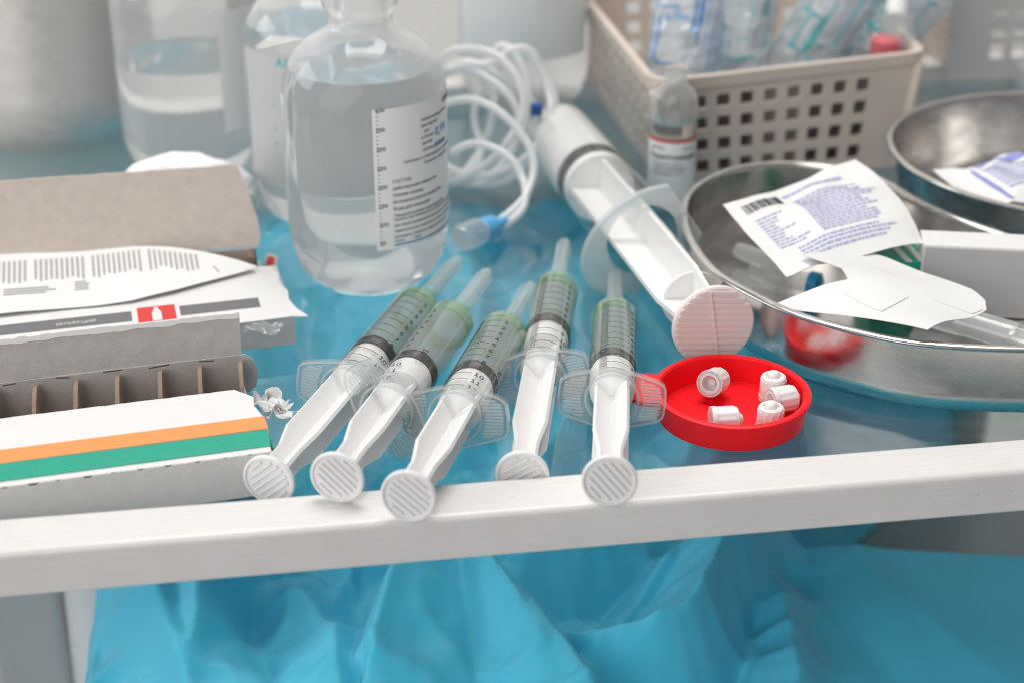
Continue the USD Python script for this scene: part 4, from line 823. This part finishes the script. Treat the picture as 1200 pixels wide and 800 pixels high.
rp2 = thing('red_plug', 'small red plug by the right corner of the beige basket', 'plug', T4(Q(1037, 72, .203), (1, 0, 0), (0, 1, 0)))
part('body', lathe([(0, 0), (.0068, 0), (.0072, .001), (.0070, .010), (.0055, .0115), (0, .0115)], 36), 'plug_red', rp2, 40)
wt = thing('white_stopper', 'clear white syringe end above the red plug in the basket', 'syringe', T4(Q(1052, 60, .203), (1, 0, 0), (.0, .5, .866), (0, -.866, .5)))
part('tip', warp(lathe([(0, 0), (.0070, 0), (.0078, .0012), (.0074, .016), (0, .016)], 32), lambda x, y, z: (x, z, y)), 'cap_clear', wt, 40)
part('knob', warp(lathe([(0, .0161), (.0045, .0161), (.0052, .020), (.0040, .024), (0, .0245)], 28), lambda x, y, z: (x, z, y)), 'white_plastic', wt, 40)

# ================================================================== IV TUBING
img = [(648, 150, .162), (650, 118, .168), (638, 88, .176), (618, 62, .180), (598, 58, .182), (586, 76, .184), (580, 110, .180), (574, 150, .170), (558, 184, .158), (540, 204, .152), (515, 200, .158), (503, 150, .170), (512, 96, .178), (545, 72, .178), (590, 92, .172), (622, 118, .166), (634, 150, .158), (628, 176, .152), (600, 208, .147), (565, 222, .148), (530, 226, .152), (505, 196, .160), (502, 130, .172), (520, 84, .176), (556, 84, .170), (594, 110, .160), (608, 140, .154), (602, 172, .150), (575, 206, .148), (552, 222, .150), (530, 219, .152), (561, 217, .148), (584, 200, .146), (604, 170, .150), (616, 138, .156), (618, 100, .164), (606, 68, .170), (592, 54, .174), (578, 62, .178), (566, 96, .178), (557, 125, .172), (556, 146, .166), (563, 170, .158), (556, 196, .150),
       (520, 208, .152), (505, 160, .168), (508, 100, .176), (523, 64, .172), (551, 57, .166), (580, 64, .160), (600, 82, .155), (611, 104, .150), (613, 128, .146), (605, 150, .143), (586, 178, .141), (558, 200, .142), (525, 212, .150),
       (498, 180, .166), (500, 110, .176), (540, 78, .172), (575, 74, .170), (602, 58, .172), (622, 60, .174), (633, 82, .172), (642, 106, .168), (645, 130, .160), (634, 165, .150), (602, 195, .144), (560, 206, .144), (520, 192, .152),
       (500, 150, .160), (515, 126, .156), (540, 117, .150), (562, 119, .145), (585, 131, .140), (608, 153, .134), (622, 177, .128), (625, 200, .122), (617, 228, .112), (600, 247, .104), (582, 261, .0985)]
pth = np.array([Q(*q) for q in img]); pth[:, 2] = np.maximum(pth[:, 2], .0022)
iv = thing('infusion_line', 'coiled white infusion tubing with a blue connector, behind the foremost bottle', 'tubing')
part('tube', tube(spline(pth, 9), .0017, 12), 'tube_clear', iv, 60)
tail = np.array([Q(*q) for q in [(530, 179, .140), (551, 169, .136), (575, 172, .132), (598, 186, .126), (611, 206, .120), (616, 228, .112), (611, 247, .105), (594, 263, .098), (584, 267, .095)]])
tail[:, 2] = np.maximum(tail[:, 2], .0022)
part('tube', tube(spline(tail, 9), .0017, 12), 'tube_clear', iv, 60)
e0, e1 = P(586, 262, .0052), P(537, 281, .0062); e = e1-e0; e /= np.linalg.norm(e); s_ = np.cross([0, 0, 1.0], e); s_ /= np.linalg.norm(s_)
CM = T4(e0, e, s_, np.cross(e, s_))
part('connector', mv(lathe([(0, -.003), (.0022, -.003), (.0026, .0036), (.0044, .0042), (.0048, .0052), (.0048, .0105), (.0042, .0115), (0, .0115)], 32, 'x'), CM), 'light_blue_plastic', iv, 40)
part('chamber', mv(lathe([(0, .0116), (.0050, .0117), (.0056, .0130), (.0056, .0230), (.0045, .0250), (0, .0252)], 32, 'x'), CM), 'cap_clear', iv, 40)
rc_ = Q(629, 128, .158)
rk = thing('tube_clamp', 'dark blue clamp showing between the tubing and the large syringe', 'clamp', T4(rc_, (1, 0, 0), (0, 1, 0)))
part('body', mv(bevel_ext(rpoly(.0050, .0050, .001), .0050, .0006, 2), T4((0, 0, -.0025))), 'dark_blue_plastic', rk, 40)
